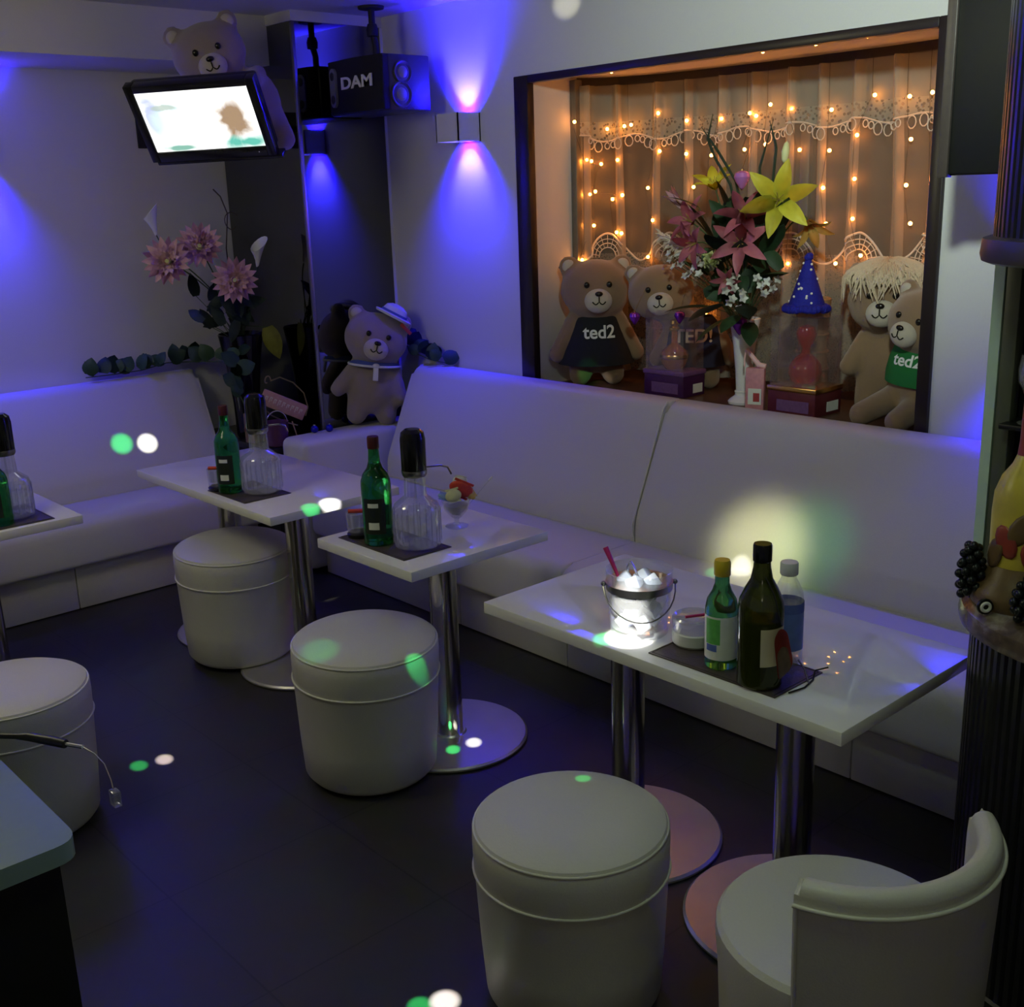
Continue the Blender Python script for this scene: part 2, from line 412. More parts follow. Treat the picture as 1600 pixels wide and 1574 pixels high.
# ------------------------------------------------------------------ bay window
win = D.objects.new('window_1', None); COL.objects.link(win); struct(win)
FX0, FX1 = 3.035, 3.07
link('frame_side', box(FX0, FX1, 3.242, 3.317, .79, 1.965, .004), 'dark_wood', win)
link('frame_side', box(FX0, FX1, 1.585, 1.625, .79, 1.965, .004), 'dark_wood', win)
link('frame_head', box(FX0, FX1, 1.625, 3.242, 1.937, 1.965, .003), 'dark_wood', win)
link('sill', box(3.036, 3.78, 1.45, 3.40, .765, .80, .004), 'sill_wood', win)
link('bay_cheek', box(3.07, 3.27, 3.245, 3.34, .80, 1.985), 'wall_paint', win)
link('bay_cheek', box(3.16, 3.66, 1.50, 1.585, .80, 1.985), 'wall_paint', win)
link('bay_ceiling', box(3.07, 3.78, 1.45, 3.60, 1.966, 2.0), 'wall_paint', win)
link('mullion', box(3.262, 3.30, 3.215, 3.25, .80, 1.955, .004), 'window_metal', win)
link('mullion', box(3.62, 3.66, 3.50, 3.54, .80, 1.966, .004), 'window_metal', win)
link('mullion', box(3.65, 3.69, 2.42, 2.46, .80, 1.966, .004), 'window_metal', win)
link('pane', box(3.67, 3.675, 1.55, 3.54, .80, 1.966), 'night_glass', win)
link('pane', box(3.27, 3.67, 3.52, 3.525, .80, 1.966), 'night_glass', win)
link('pane_rail', box(3.64, 3.70, 1.55, 3.54, 1.91, 1.966), 'window_metal', win)

# curtain plan: a curve round the bay
CP = [Vector(q) for q in ((3.285, 3.235), (3.36, 3.20), (3.44, 3.10), (3.50, 2.92), (3.53, 2.65), (3.535, 2.35), (3.53, 2.05), (3.50, 1.84), (3.44, 1.70), (3.36, 1.63))]
def crom(ps, t):
    N = len(ps) - 1; t = min(max(t, 0), 1) * N; i = min(int(t), N - 1); u = t - i
    p0, p1, p2, p3 = ps[max(i - 1, 0)], ps[i], ps[i + 1], ps[min(i + 2, N)]
    return .5 * ((2 * p1) + (-p0 + p2) * u + (2 * p0 - 5 * p1 + 4 * p2 - p3) * u * u + (-p0 + 3 * p1 - 3 * p2 + p3) * u ** 3)
_tab = [crom(CP, i / 400) for i in range(401)]; _len = [0]
for a, b in zip(_tab, _tab[1:]): _len.append(_len[-1] + (b - a).length)
CL = _len[-1]
def cpos(s, off=0):
    s = min(max(s, 0), CL); i = 0
    lo, hi = 0, 400
    while hi - lo > 1:
        md = (lo + hi) // 2
        if _len[md] <= s: lo = md
        else: hi = md
    u = (s - _len[lo]) / max(_len[hi] - _len[lo], 1e-9); p = _tab[lo].lerp(_tab[hi], u)
    t = (_tab[hi] - _tab[lo]).normalized(); nrm = Vector((t.y, -t.x))      # towards the room
    if nrm.x > 0: nrm = -nrm
    return p + nrm * off
PLEATS = [.03, .17, .34, .47, .62, .76, .92, 1.04, 1.17, 1.33, 1.50, 1.66, 1.80]
def ripple(s, z):
    o = .010 * math.sin(s * 21) + .006 * math.sin(s * 47 + 1)
    for k, c in enumerate(PLEATS):
        cc = c + (.05 * (1.95 - z) if k == 9 else (-.02 * (1.95 - z) if k == 10 else .008 * math.sin(k * 2.1) * (1.95 - z)))
        wd = .016 + .004 * (1.95 - z)
        o += .042 * math.exp(-((s - cc) / wd) ** 2)
    return o
def sheet(z0, z1, ns, nz, off=0, zfun=None):
    bm = bmesh.new(); g = []
    for i in range(ns + 1):
        s = CL * i / ns; row = []
        for k in range(nz + 1):
            zt = z1; zb = z0 if zfun is None else zfun(s)
            z = zb + (zt - zb) * k / nz
            p = cpos(s, ripple(s, z) + off); row.append(bm.verts.new((p.x, p.y, z)))
        g.append(row)
    for i in range(ns):
        for k in range(nz): bm.faces.new((g[i][k], g[i + 1][k], g[i + 1][k + 1], g[i][k + 1]))
    return mesh_of(bm, ang=180)
cur = thing('lace_curtain', 'sheer gathered lace curtain with scalloped hem hung round the bay window', 'curtain', (0, 0, 0))
link('sheer_panel', sheet(.83, 1.93, 420, 10), 'curtain_sheer', cur)
val = lambda s: 1.735 + .012 * math.cos(s * 2 * PI / .235)
link('valance', sheet(1.80, 1.932, 420, 3, .006), 'valance_plain', cur)
link('valance_lace', sheet(1.73, 1.80, 420, 3, .006, val), 'valance_lace', cur)
for k_, c_ in enumerate(PLEATS):                          # gathered folds, several layers deep
    bm = bmesh.new(); g = []
    for i in range(12):
        z = .83 + 1.10 * i / 11; cc = c_ + (.10 * (1.95 - z) if k_ == 10 else .02 * math.sin(k_ * 2.1) * (1.95 - z))
        wd = (.013 + .010 * (1.95 - z)) * (1.3 if k_ in (3, 9, 10) else 1)
        g.append([bm.verts.new((*cpos(min(max(cc + wd * q, 0), CL), ripple(cc, z) + o_ - .012), z)) for q, o_ in ((-1, -.008), (-.4, .012), (.4, .012), (1, -.008))])
    for a, b in zip(g, g[1:]):
        for q in range(3): bm.faces.new((a[q], a[q + 1], b[q + 1], b[q]))
    link('fold', mesh_of(bm, ang=180), 'curtain_fold', cur)
bm = bmesh.new()
k = 0; s = .03
while s < CL - .02:                                       # crocheted loops along the valance edge
    zc = val(s) - .006; rx, rz = (.016, .020) if k % 4 in (1, 2) else (.010, .012)
    pts = []
    for j in range(10):
        a = 2 * PI * j / 10; q = cpos(s + rx * math.cos(a), ripple(s, 1.73) + .010); pts.append((q.x, q.y, zc - rz * .6 + rz * math.sin(a)))
    add_tube(bm, pts, .0022, 4, True); s += rx * 2 + .004; k += 1
pts = []
for j in range(260):
    s = CL * j / 259; q = cpos(s, ripple(s, 1.73) + .008); pts.append((q.x, q.y, val(s) + .004))
add_tube(bm, pts, .0028, 4)
link('valance_edging', mesh_of(bm), 'lace_thread', cur)
# scalloped hem: arches of concentric threads
AW = .27
def hemz(s):
    t = ((s - .04) / AW) % 1
    return 1.305 + (.072 * math.sin(PI * t / .62) if t < .62 else -.035 * math.sin(PI * (t - .62) / .38))
link('hem', sheet(.83, 1.30, 420, 5, .005), 'hem_lace', cur)
bm = bmesh.new(); pts = []
for j in range(420):
    s = CL * j / 419; q = cpos(s, ripple(s, 1.3) + .008); pts.append((q.x, q.y, hemz(s)))
add_tube(bm, pts, .0042, 5)
for a in range(int(CL / AW) + 1):
    cx = .04 + AW * a + AW * .31
    for rr in (.068, .052, .036):
        pts = []
        for j in range(15):
            th = PI * j / 14; s = cx + rr * math.cos(th)
            if 0 < s < CL: q = cpos(s, ripple(s, 1.3) + .008); pts.append((q.x, q.y, 1.285 + rr * 1.05 * math.sin(th)))
        if len(pts) > 2: add_tube(bm, pts, .0022, 4)
    for j in range(9):
        th = PI * (j + .5) / 9; pts = []
        for rr in (.036, .082):
            s = cx + rr * math.cos(th)
            if 0 < s < CL: q = cpos(s, ripple(s, 1.3) + .008); pts.append((q.x, q.y, 1.285 + rr * 1.05 * math.sin(th)))
        if len(pts) == 2: add_tube(bm, pts, .0015, 4)
link('hem_edging', mesh_of(bm), 'lace_thread', cur)
rail = [(cpos(CL * j / 60, .012).x, cpos(CL * j / 60, .012).y, 1.945) for j in range(61)]
bm = bmesh.new()
for j in range(60):
    a, b = rail[j], rail[j + 1]
    for z0, z1 in ((1.933, 1.962),):
        vs = [bm.verts.new((a[0], a[1], z0)), bm.verts.new((b[0], b[1], z0)), bm.verts.new((b[0], b[1], z1)), bm.verts.new((a[0], a[1], z1))]
        bm.faces.new(vs)
bmesh.ops.solidify(bm, geom=bm.faces[:], thickness=.02)
tag(link('curtain_rail', mesh_of(bm), 'trim_brown'), 'dark curved curtain rail under the bay window ceiling', 'curtain rail')

# string lights
BULBS = [(3.22, 3.2, 1.80), (3.285, 3.2, 1.66), (3.30, 3.19, 1.655), (3.30, 3.2, 1.53), (3.31, 3.18, 1.54), (3.31, 3.19, 1.41), (3.25, 3.2, 1.28)]
BULBS += [(3.347, 3.148, 1.772), (3.387, 3.095, 1.78), (3.396, 3.068, 1.783), (3.431, 2.962, 1.819), (3.454, 2.842, 1.785), (3.47, 2.694, 1.782), (3.476, 2.572, 1.793), (3.477, 2.545, 1.782), (3.478, 2.486, 1.816), (3.479, 2.399, 1.796), (3.478, 2.239, 1.781), (3.475, 2.078, 1.815), (3.46, 1.946, 1.8), (3.448, 1.863, 1.805), (3.331, 3.167, 1.643), (3.371, 3.117, 1.656), (3.433, 2.956, 1.681), (3.454, 2.843, 1.666), (3.466, 2.734, 1.656), (3.476, 2.592, 1.67), (3.477, 2.502, 1.683), (3.48, 2.361, 1.658), (3.478, 2.241, 1.65), (3.476, 2.137, 1.694), (3.458, 1.932, 1.67), (3.358, 3.133, 1.509), (3.382, 3.103, 1.523), (3.418, 3.002, 1.547), (3.457, 2.809, 1.545), (3.478, 2.26, 1.528), (3.476, 2.139, 1.554), (3.459, 1.94, 1.529), (3.446, 1.847, 1.542), (3.424, 2.983, 1.425), (3.38, 3.107, 1.377), (3.368, 3.122, 1.381), (3.478, 2.243, 1.408), (3.476, 2.139, 1.424), (3.456, 1.916, 1.409), (3.438, 1.823, 1.423), (3.418, 3.002, 1.285), (3.479, 2.394, 1.269), (3.477, 2.198, 1.274), (3.476, 2.102, 1.303), (3.439, 1.826, 1.293), (3.449, 2.886, 1.182), (3.464, 2.749, 1.077), (3.453, 2.846, 0.946)]

BULBS += [(3.16, 2.95, 1.955), (3.14, 2.28, 1.952), (3.13, 2.08, 1.952), (3.12, 1.90, 1.952)]
sl = thing('string_lights', 'warm orange fairy light string draped over the lace curtain in the bay window', 'string lights', (0, 0, 0))
bmesh_ball = ball((0, 0, 0), .0062, 10, 6)
for q in BULBS:
    o = link('bulb', bmesh_ball, 'bulb', sl); o.location = (q[0] + .02, q[1], q[2])
cols = {}
for q in BULBS[:-4]: cols.setdefault(round(q[1] / .13), []).append(q)
bm = bmesh.new()
for c in cols.values():
    c = sorted(c, key=lambda q: -q[2]); pts = [(c[0][0], c[0][1], 1.945)] + [(q[0] + .004, q[1], q[2]) for q in c]
    add_tube(bm, pts, .0008, 4)
c = sorted(BULBS[-4:], key=lambda q: q[1]); add_tube(bm, [(q[0], q[1], q[2] + .005) for q in c], .0008, 4)
link('wire', mesh_of(bm), 'wire', sl)

# ------------------------------------------------------------------ sofas
def sofa_profiles(front, seat_f, junc, top_d, wall, zlip=.185, zseat=.375, ztop=.83):
    seat = rounded([(seat_f, zlip), (seat_f, zseat), (junc + .03, zseat + .003), (junc + .03, zlip)], [.02, .07, .01, .01])
    back = rounded([(junc, .34), (junc - .012, .44), (top_d, ztop), (wall, ztop + .004), (wall, .34)], [.02, .05, .035, .02, .01], 4)
    return seat, back
seatp, backp = sofa_profiles(2.455, 2.40, 2.77, 2.935, 3.03, ztop=.836)
sr = thing('sofa', 'long white leather bench sofa under the bay window', 'sofa', (0, 0, 0))
for a, b in ((.55, 1.43), (1.433, 2.50), (2.503, 3.06), (3.063, 3.955)):
    link('base_panel', box(2.455, 2.475, a, b, .004, .19, .003), 'white_leather', sr)
link('base', box(2.476, 3.03, .55, 3.95, .0, .188), 'black_matt', sr)
link('seat_cushion', sweep(seatp, .55, 2.478, 'y', .012), 'white_leather', sr)
link('seat_cushion', sweep(seatp, 2.480, 3.955, 'y', .012), 'white_leather', sr)
link('back_cushion', sweep(backp, .55, 2.472, 'y', .016), 'white_leather', sr)
link('back_cushion', sweep(backp, 2.476, 3.90, 'y', .02), 'white_leather', sr)
bm = bmesh.new()
pp = [(2.760, .40), (2.756, .44), (2.84, .62), (2.925, .815), (2.95, .838)]
add_tube(bm, [(x - .004, 2.474 + .02 * (z - .4), z) for x, z in pp], .004, 6)
link('piping', mesh_of(bm), 'leather_piping', sr)
# low end arm in front of the mirrored column
link('arm', box(2.385, 3.03, 3.958, 4.142, .02, .582, .035, 4), 'white_leather', sr)

sl2 = thing('sofa', 'white leather bench sofa along the wall under the television', 'sofa', (0, 0, 0))
seatp, backp = sofa_profiles(4.31, 4.262, 4.54, 4.695, 4.79, ztop=.822)
for a, b in ((-.4, .62), (.623, 1.52), (1.523, 2.34)):
    link('base_panel', box(a, b, 4.31, 4.33, .004, .19, .003), 'white_leather', sl2)
link('base', box(-.4, 2.335, 4.331, 4.79, 0, .188), 'black_matt', sl2)
link('seat_cushion', sweep(seatp, -.4, 2.345, 'x', .012), 'white_leather', sl2)
link('back_cushion', sweep(backp, -.4, 2.315, 'x', .03), 'white_leather', sl2)

# dark corner stand between the sofas
cs = thing('corner_stand', 'low black corner stand between the two sofas', 'stand', (2.475, 4.45, 0))
link('top', box(-.12, .12, -.30, .33, .50, .53, .004), 'black', cs)
link('carcass', box(-.11, .11, -.29, .32, 0, .50), 'black_matt', cs)

# ------------------------------------------------------------------ tables
TZ = .62
def table(label, x0, x1, y0, y1, poles, group=None, px=None):
    cx, cy = (x0 + x1) / 2, (y0 + y1) / 2
    t = thing('lounge_table', label, 'table', (cx, cy, 0), group=group)
    link('table_top', box(x0 - cx, x1 - cx, y0 - cy, y1 - cy, TZ - .028, TZ, .0025), 'table_white', t)
    for p in poles:
        q = (px if px else 1.868) - cx
        pm = xform(lathe([(.040, .012), (.040, TZ - .04), (.075, TZ - .034), (.075, TZ - .028)], 36), Matrix.Translation((q, p - cy, 0)))
        link('pole', pm, 'chrome', t)
        dm = xform(lathe([(.222, 0), (.230, .004), (.230, .009), (.224, .014), (.05, .017), (.046, .022)], 64), Matrix.Translation((q, p - cy, 0)))
        link('foot_disc', dm, 'chrome_disc', t)
    return t
table('white double table on two chrome poles in the sofa corner', 1.64, 2.128, 2.945, 3.885, (3.18, 3.65))
table('small square white table on one chrome pole in the middle of the row', 1.620, 2.107, 2.213, 2.653, (2.405,))
table('long white table with whisky bottle and ice bucket nearest the display cabinet', 1.607, 2.100, .957, 1.915, (1.675, 1.205), px=1.845)
table('white table cut off by the left picture edge', .77, 1.258, 3.43, 3.92, (3.68,), px=1.01)

# ------------------------------------------------------------------ stools
def stool(label, x, y, s=1.0, tilt=(0, 0, 0), z=0):
    t = thing('round_stool', label, 'stool', (x, y, z), tilt, group='round white leather stools', scale=s)
    link('body', lathe([(.150, 0), (.168, .004), (.179, .018), (.186, .12), (.1935, .285), (.1945, .288), (.196, .34), (.1955, .363), (.191, .374)], 64), 'white_leather', t)
    link('cushion', lathe([(.188, .368), (.1915, .374), (.188, .381), (.172, .389), (.12, .397), (.06, .401), (0, .402)], 64), 'white_leather', t)
    link('piping', ring(.1955, .287, .0028, 64), 'leather_piping', t)
    link('piping', ring(.1925, .3735, .0026, 64), 'leather_piping', t)
    link('foot_ring', lathe([(.14, -.006), (.152, -.006), (.152, .004), (.14, .004)], 40), 'black_matt', t)
    return t
stool('white stool half under the corner table with the table shadow on it', 1.752, 3.425, 1.03, (R(1.6), R(-1.2), .4), .018)
stool('white stool with green light spots in front of the small square table', 1.590, 2.412, 1.02, (R(.4), R(-1.8), 1.2), .012)
stool('white stool in the front centre of the picture', 1.357, 1.383, .98, (0, 0, 2.2), .006)
stool('white stool cut off by the left picture edge behind the counter', .793, 2.83, .985, (0, 0, 3.1), .006)
# tub stool with a back
ch = thing('tub_chair', 'low round white leather tub chair with curved back at the bottom right', 'chair', (1.421, .832, 0))
link('seat', lathe([(.165, .006), (.178, .012), (.186, .10), (.193, .30), (.1985, .372), (.1975, .389), (.19, .398), (.16, .403), (0, .404)], 64), 'white_leather', ch)
link('foot_ring', lathe([(.13, 0), (.155, 0), (.155, .012), (.13, .012)], 40), 'black_matt', ch)
prof = rounded([(.2005, .02), (.2015, .565), (.205, .600), (.238, .600), (.243, .565), (.222, .02)], [.004, .02, .018, .018, .02, .008], 4)
bm = bmesh.new(); rows = []
A0, A1 = R(-166), R(-44); NN = 48
for i in range(NN + 1):
    a = A0 + (A1 - A0) * i / NN
    rows.append([bm.verts.new(((r - .012) * math.cos(a), (r - .012) * math.sin(a), z)) for r, z in prof])
for a, b in zip(rows, rows[1:]):
    for k in range(len(prof)): bm.faces.new((a[k], a[(k + 1) % len(prof)], b[(k + 1) % len(prof)], b[k]))
f0 = bm.faces.new(rows[0][::-1]); f1 = bm.faces.new(rows[-1])
bmesh.ops.bevel(bm, geom=list(f0.edges) + list(f1.edges), offset=.008, segments=3, affect='EDGES')
link('backrest', mesh_of(bm, ang=50), 'white_leather', ch)
link('piping', tube([(.2325 * math.cos(A0 + (A1 - A0) * i / NN), .2325 * math.sin(A0 + (A1 - A0) * i / NN), .568) for i in range(NN + 1)], .0035, 8), 'leather_piping', ch)
for a in (A0 + .02, A1 - .02):
    link('piping', tube([((.2325 - .02 * (1 - z / .568)) * math.cos(a), (.2325 - .02 * (1 - z / .568)) * math.sin(a), z) for z in (.03, .15, .3, .45, .568)], .003, 8), 'leather_piping', ch)

# ------------------------------------------------------------------ counter, lower left
ct = thing('bar_counter', 'grey-green topped counter with black side at the lower left', 'counter', (0, 0, 0))
cp = rounded([(-.9, 1.368), (.44, 1.368), (.44, 2.35), (-.9, 2.35)], [.01, .035, .01, .01], 6)
bm = bmesh.new(); vs = [bm.verts.new((x, y, .722)) for x, y in cp]; f = bm.faces.new(vs)
ex = bmesh.ops.extrude_face_region(bm, geom=[f]); bmesh.ops.translate(bm, vec=(0, 0, .028), verts=[v for v in ex['geom'] if isinstance(v, bmesh.types.BMVert)])
link('counter_top', mesh_of(bm), 'counter_top', ct)
link('side_panel', box(-.88, .418, 1.392, 2.33, .0, .722, .003), 'black', ct)
cb = thing('cable_plug', 'black cable with a silver plug and thin wire poking over the counter edge', 'cable', (0, 0, 0))
link('cable', tube([(.36, 1.80, .757), (.42, 1.715, .770), (.449, 1.688, .780), (.468, 1.664, .781)], .0045, 8), 'cable_black', cb)
link('plug_sleeve', tube([(.466, 1.666, .781), (.478, 1.652, .781), (.500, 1.612, .780), (.511, 1.590, .779)], .007, 10, taper=[.0045, .0065, .0075, .0068]), 'cable_black', cb)
link('plug_tip', tube([(.511, 1.590, .779), (.527, 1.566, .777)], .0032, 8), 'silver', cb)
link('thin_wire', tube([(.527, 1.566, .777), (.534, 1.540, .773), (.537, 1.515, .764), (.534, 1.490, .750), (.531, 1.478, .742)], .0011, 6), 'silver', cb)
link('clear_clip', box(.524, .536, 1.462, 1.480, .718, .742, .002), 'clear_glass', cb)

# ------------------------------------------------------------------ round display cabinet on the right
dc = thing('display_cabinet', 'round black fluted display cabinet with marble counter top', 'cabinet', (2.087, .679, 0))
NF = 88
link('fluted_drum', lathe([(.262, 0), (.262, .752)], NF * 4, ripple=.006, nr=4, ang=20), 'flute_black', dc)
link('plinth', lathe([(.255, 0), (.268, 0), (.268, .05), (.262, .055)], 64), 'black', dc)
link('marble_top', lathe([(.272, .75), (.284, .752), (.286, .765), (.282, .785), (.268, .797), (.25, .80), (0, .80)], 72), 'marble', dc)
link('fluted_canopy', lathe([(.276, 1.44), (.276, 2.27)], NF * 4, ripple=.006, nr=4, ang=20), 'flute_black', dc)
link('canopy_trim', lathe([(0, 1.405), (.283, 1.405), (.293, 1.409), (.296, 1.42), (.293, 1.446), (.28, 1.45)], 72), 'trim_brown', dc)
link('edge_glass', box(-.014, .020, .270, .290, .80, 1.405), 'edge_glass', dc)
link('post', box(-.012, .018, .240, .268, .80, 1.405, .002), 'post_green', dc)
link('back_panel', box(.03, .06, -.25, .258, .80, 1.405), 'dark_glass', dc)
link('shelf', box(-.045, .03, -.20, .246, 1.095, 1.105, .002), 'dark_glass', dc)

# stemmed glass standing on the cabinet shelf, decorated wine bottle with grape clusters on the counter
wg = thing('stemmed_glass', 'clear stemmed glass on the dark shelf of the display cabinet', 'glass', (2.076, .872, 1.1055))
link('foot', lathe([(.030, 0), (.031, .002), (.006, .006), (.004, .01)], 28), 'clear_glass', wg)
link('stem', lathe([(.0035, .008), (.0032, .035), (.004, .05)], 14), 'clear_glass', wg)
link('bowl', lathe([(.004, .048), (.022, .055), (.034, .078), (.036, .10), (.032, .128), (.031, .128), (.034, .10), (.032, .08), (.02, .058)], 28, cap=False), 'cut_glass', wg)
db = thing('decorated_bottle', 'yellow and red painted wine bottle on a round brown base on the marble counter', 'bottle', (1.962, .826, .80))
link('base', lathe([(0, 0), (.080, 0), (.084, .012), (.080, .03), (.064, .05), (.054, .075)], 40), 'bottle_brown', db)
link('body', lathe([(.050, .06), (.055, .09), (.056, .17), (.054, .205), (.044, .235), (.028, .258), (.0215, .275)], 36), 'bottle_yellow', db)
link('neck', lathe([(.0215, .275), (.0195, .30), (.0185, .38), (.0205, .384), (.0205, .405), (.017, .408), (0, .408)], 30), 'bottle_red', db)
for i in range(9):
    a = R(150 + 24 * i); z = .07 + .025 * (i % 3)
    lm = ball((0, 0, 0), (.020, .005, .032), 10, 6); o = link('painted_fruit', lm, 'bottle_red' if i % 2 else 'bottle_brown', db)
    o.location = (.055 * math.cos(a), .055 * math.sin(a), z + .03); o.rotation_euler = (0, .4 * (-1) ** i, a + PI / 2)
gm = ball((0, 0, 0), .0085, 10, 7)
def grapes(label, x, y, z0, z1, rr, seed):
    g = thing('grape_cluster', label, 'grapes', (x, y, z0)); rnd = random.Random(seed)
    hh = z1 - z0
    for k in range(34):
        t = (k + .5) / 34; z = hh * t; r = rr * math.sin(PI * min(1, .22 + t * .70)) ** .8; a = k * 2.4
        o = link('grape', gm, 'grape', g); o.location = (r * math.cos(a), r * math.sin(a), z + .008)
    link('core', lathe([(0, .002), (rr * .6, hh * .4), (rr * .75, hh * .7), (0, hh)], 12), 'grape', g)
    return g
grapes('black grape cluster hanging at the left edge of the marble counter', 1.912, .893, .801, .900, .020, 1)
grapes('black grape cluster in front of the decorated bottle', 1.868, .760, .801, .875, .030, 2)
ee = thing('round_badge', 'small black round badge with a white ring at the counter edge', 'badge', (1.868, .842, .8125), (R(90), 0, R(-42)))
link('disc', lathe([(0, -.003), (.014, -.003), (.015, 0), (.014, .003), (0, .003)], 24), 'black', ee)
link('ring', ring(.0075, .004, .003, 24), 'print_white', ee)
# black cabinet hanging on the window wall
hc = thing('hanging_cabinet', 'tall black cabinet hung high at the right end of the window', 'cabinet', (2.60, 1.30, 1.553))
link('carcass', box(.012, .43, -.45, .068, 0, .715), 'black', hc)
link('door', box(0, .012, -.45, .046, .004, .712, .002), 'dark_glass', hc)
link('side_frame', box(-.006, .02, .046, .070, -.004, .716, .002), 'trim_brown', hc)

# ------------------------------------------------------------------ sconces
def sconce(label, loc, rot):
    """local: wall plane y=0, box projects to -y"""
    t = thing('wall_sconce', label, 'wall lamp', loc, rot)
    bm = bmesh.new(); W, Dp, Hh = .068, .115, .053
    add_box(bm, -W, W, -.006, 0, -Hh, Hh); add_box(bm, -W, W, -Dp, -Dp + .005, -Hh, Hh)
    add_box(bm, -W, -W + .005, -Dp, 0, -Hh, Hh); add_box(bm, W - .005, W, -Dp, 0, -Hh, Hh)
    link('shade', mesh_of(bm, smooth=False), 'sconce_white', t)
    link('lamp_plate', box(-W + .006, W - .006, -Dp + .006, -.007, -.003, .003), 'black_matt', t)
    for s in (-1, 1):
        link('led', xform(lathe([(0, 0), (.016, 0), (.016, .006), (0, .006)], 20), Matrix.Translation((0, -.05, .004 if s > 0 else -.010))), 'sconce_glow', t)
        for (e, sz, bl, tl, cc) in ((66, 112, .7, 40, (.006, 0, 1)), (9.5, 112, .9, 0, (.03, .002, 1)), (1.4, 80, .6, 30, (.82, .95, 1))):
            l = D.lights.new('sconce_light', 'SPOT'); l.energy = e; l.color = cc; l.spot_size = R(sz); l.spot_blend = bl; l.shadow_soft_size = .012
            o = D.objects.new('sconce_light', l); COL.objects.link(o); o.parent = t; o.location = (0, -.06, s * .046)
            o.rotation_euler = (PI - R(tl), 0, 0) if s > 0 else (R(tl), 0, 0)
    return t
sconce('white box wall lamp with blue glow between the speaker and the window', (XW, 3.60, 1.80), (0, 0, R(-90)))
sconce('white box wall lamp with blue glow beyond the left picture edge', (1.485, YW, 1.80), (0, 0, 0))
sconce('white box wall lamp with blue glow behind the display cabinet', (XW, 1.215, 1.20), (0, 0, R(-90)))

# ------------------------------------------------------------------ television on a wall arm
tvR = Matrix(((.630, -.776, .021), (.636, .532, .559), (-.445, -.339, .829))).transposed()   # columns: right, back, up
tvm = tvR.to_4x4(); tvm.translation = (2.045, 3.903, 1.834)
tv = thing('television', 'flat black television with a bright picture tilted down from the wall', 'television')
tv.matrix_world = tvm
W2, H2 = .21, .118
link('screen', box(-W2, W2, .0015, .006, -H2, H2), 'screen_picture', tv)
bm = bmesh.new()
add_box(bm, -W2 - .032, -W2, -.004, .035, -H2 - .04, H2 + .028, .003); add_box(bm, W2, W2 + .032, -.004, .035, -H2 - .04, H2 + .028, .003)
add_box(bm, -W2, W2, -.004, .035, H2, H2 + .028, .003); add_box(bm, -W2, W2, -.004, .035, -H2 - .04, -H2, .003)
link('bezel', mesh_of(bm, ang=30), 'screen_bezel', tv)
link('rear_shell', box(-W2 - .025, W2 + .025, .035, .075, -H2 - .03, H2 + .02, .012), 'screen_bezel', tv)
link('speaker_lip', box(-W2 - .02, W2 + .05, .004, .05, -H2 - .058, -H2 - .042, .004), 'screen_bezel', tv)
link('power_light', ball((W2 - .03, -.005, -H2 - .02), .002, 8, 6), 'print_white', tv)
br_ = thing('wall_bracket', 'dark steel arm holding the television on the wall', 'bracket', (0, 0, 0))
tb = tvm @ Vector((0, .076, 0))
link('arm', tube([tb, tb + Vector((.09, .10, .02)), (2.28, 4.45, 1.86), (2.28, YW - .012, 1.86)], .014, 10), 'black_matt', br_)
link('wall_plate', box(2.21, 2.35, YW - .012, YW, 1.78, 1.94, .003), 'black_matt', br_)

# ------------------------------------------------------------------ speaker hung from the ceiling
sp = thing('speaker', 'black karaoke loudspeaker hung in front of the mirrored column', 'speaker', (2.84, 3.78, 1.87))
link('cabinet', box(-.09, .11, -.07, .335, 0, .205, .006), 'speaker_box', sp)
gp = rounded([(-.085, -.068), (-.085, .33), (-.118, .305), (-.135, .13), (-.120, -.068)], [.002, .02, .03, .05, .01], 5)
bm = bmesh.new(); vs = [bm.verts.new((x, y, .004)) for x, y in gp]; f = bm.faces.new(vs)
ex = bmesh.ops.extrude_face_region(bm, geom=[f]); bmesh.ops.translate(bm, vec=(0, 0, .20), verts=[v for v in ex['geom'] if isinstance(v, bmesh.types.BMVert)])
link('grille', mesh_of(bm, ang=50), 'speaker_cloth', sp)
pf = Matrix.Translation((-.124, .250, .103)) @ Matrix.Rotation(R(-90 - 9), 4, 'Z') @ Matrix.Rotation(R(90), 4, 'X')
op = [(.026 * math.cos(a) , .026 * math.sin(a) + (.048 if math.sin(a) > 0 else -.048)) for a in [2 * PI * i / 32 for i in range(32)]]
bm = bmesh.new(); o1 = [bm.verts.new((x, y, 0)) for x, y in op]; o2 = [bm.verts.new((x, y, .010)) for x, y in op]
for i in range(32): bm.faces.new((o1[i], o1[(i + 1) % 32], o2[(i + 1) % 32], o2[i]))
bm.faces.new(o2); bm.faces.new(o1[::-1])
pp_ = link('port_plate', xform(mesh_of(bm), pf), 'speaker_grey', sp)
for zz in (-.044, .044):
    link('port_hole', xform(lathe([(0, .0095), (.016, .0095), (.017, .0115), (0, .0105)], 24), pf @ Matrix.Translation((0, zz, 0))), 'black', pp_)
lt = xform(text_mesh('DAM', .062, .002, .0016), Matrix.Translation((-.1335, .085, .112)) @ Matrix.Rotation(R(-90), 4, 'Z') @ Matrix.Rotation(R(90), 4, 'X') @ Matrix.Diagonal((1.6, 1, 1, 1)))
link('lettering', lt, 'print_white', sp)
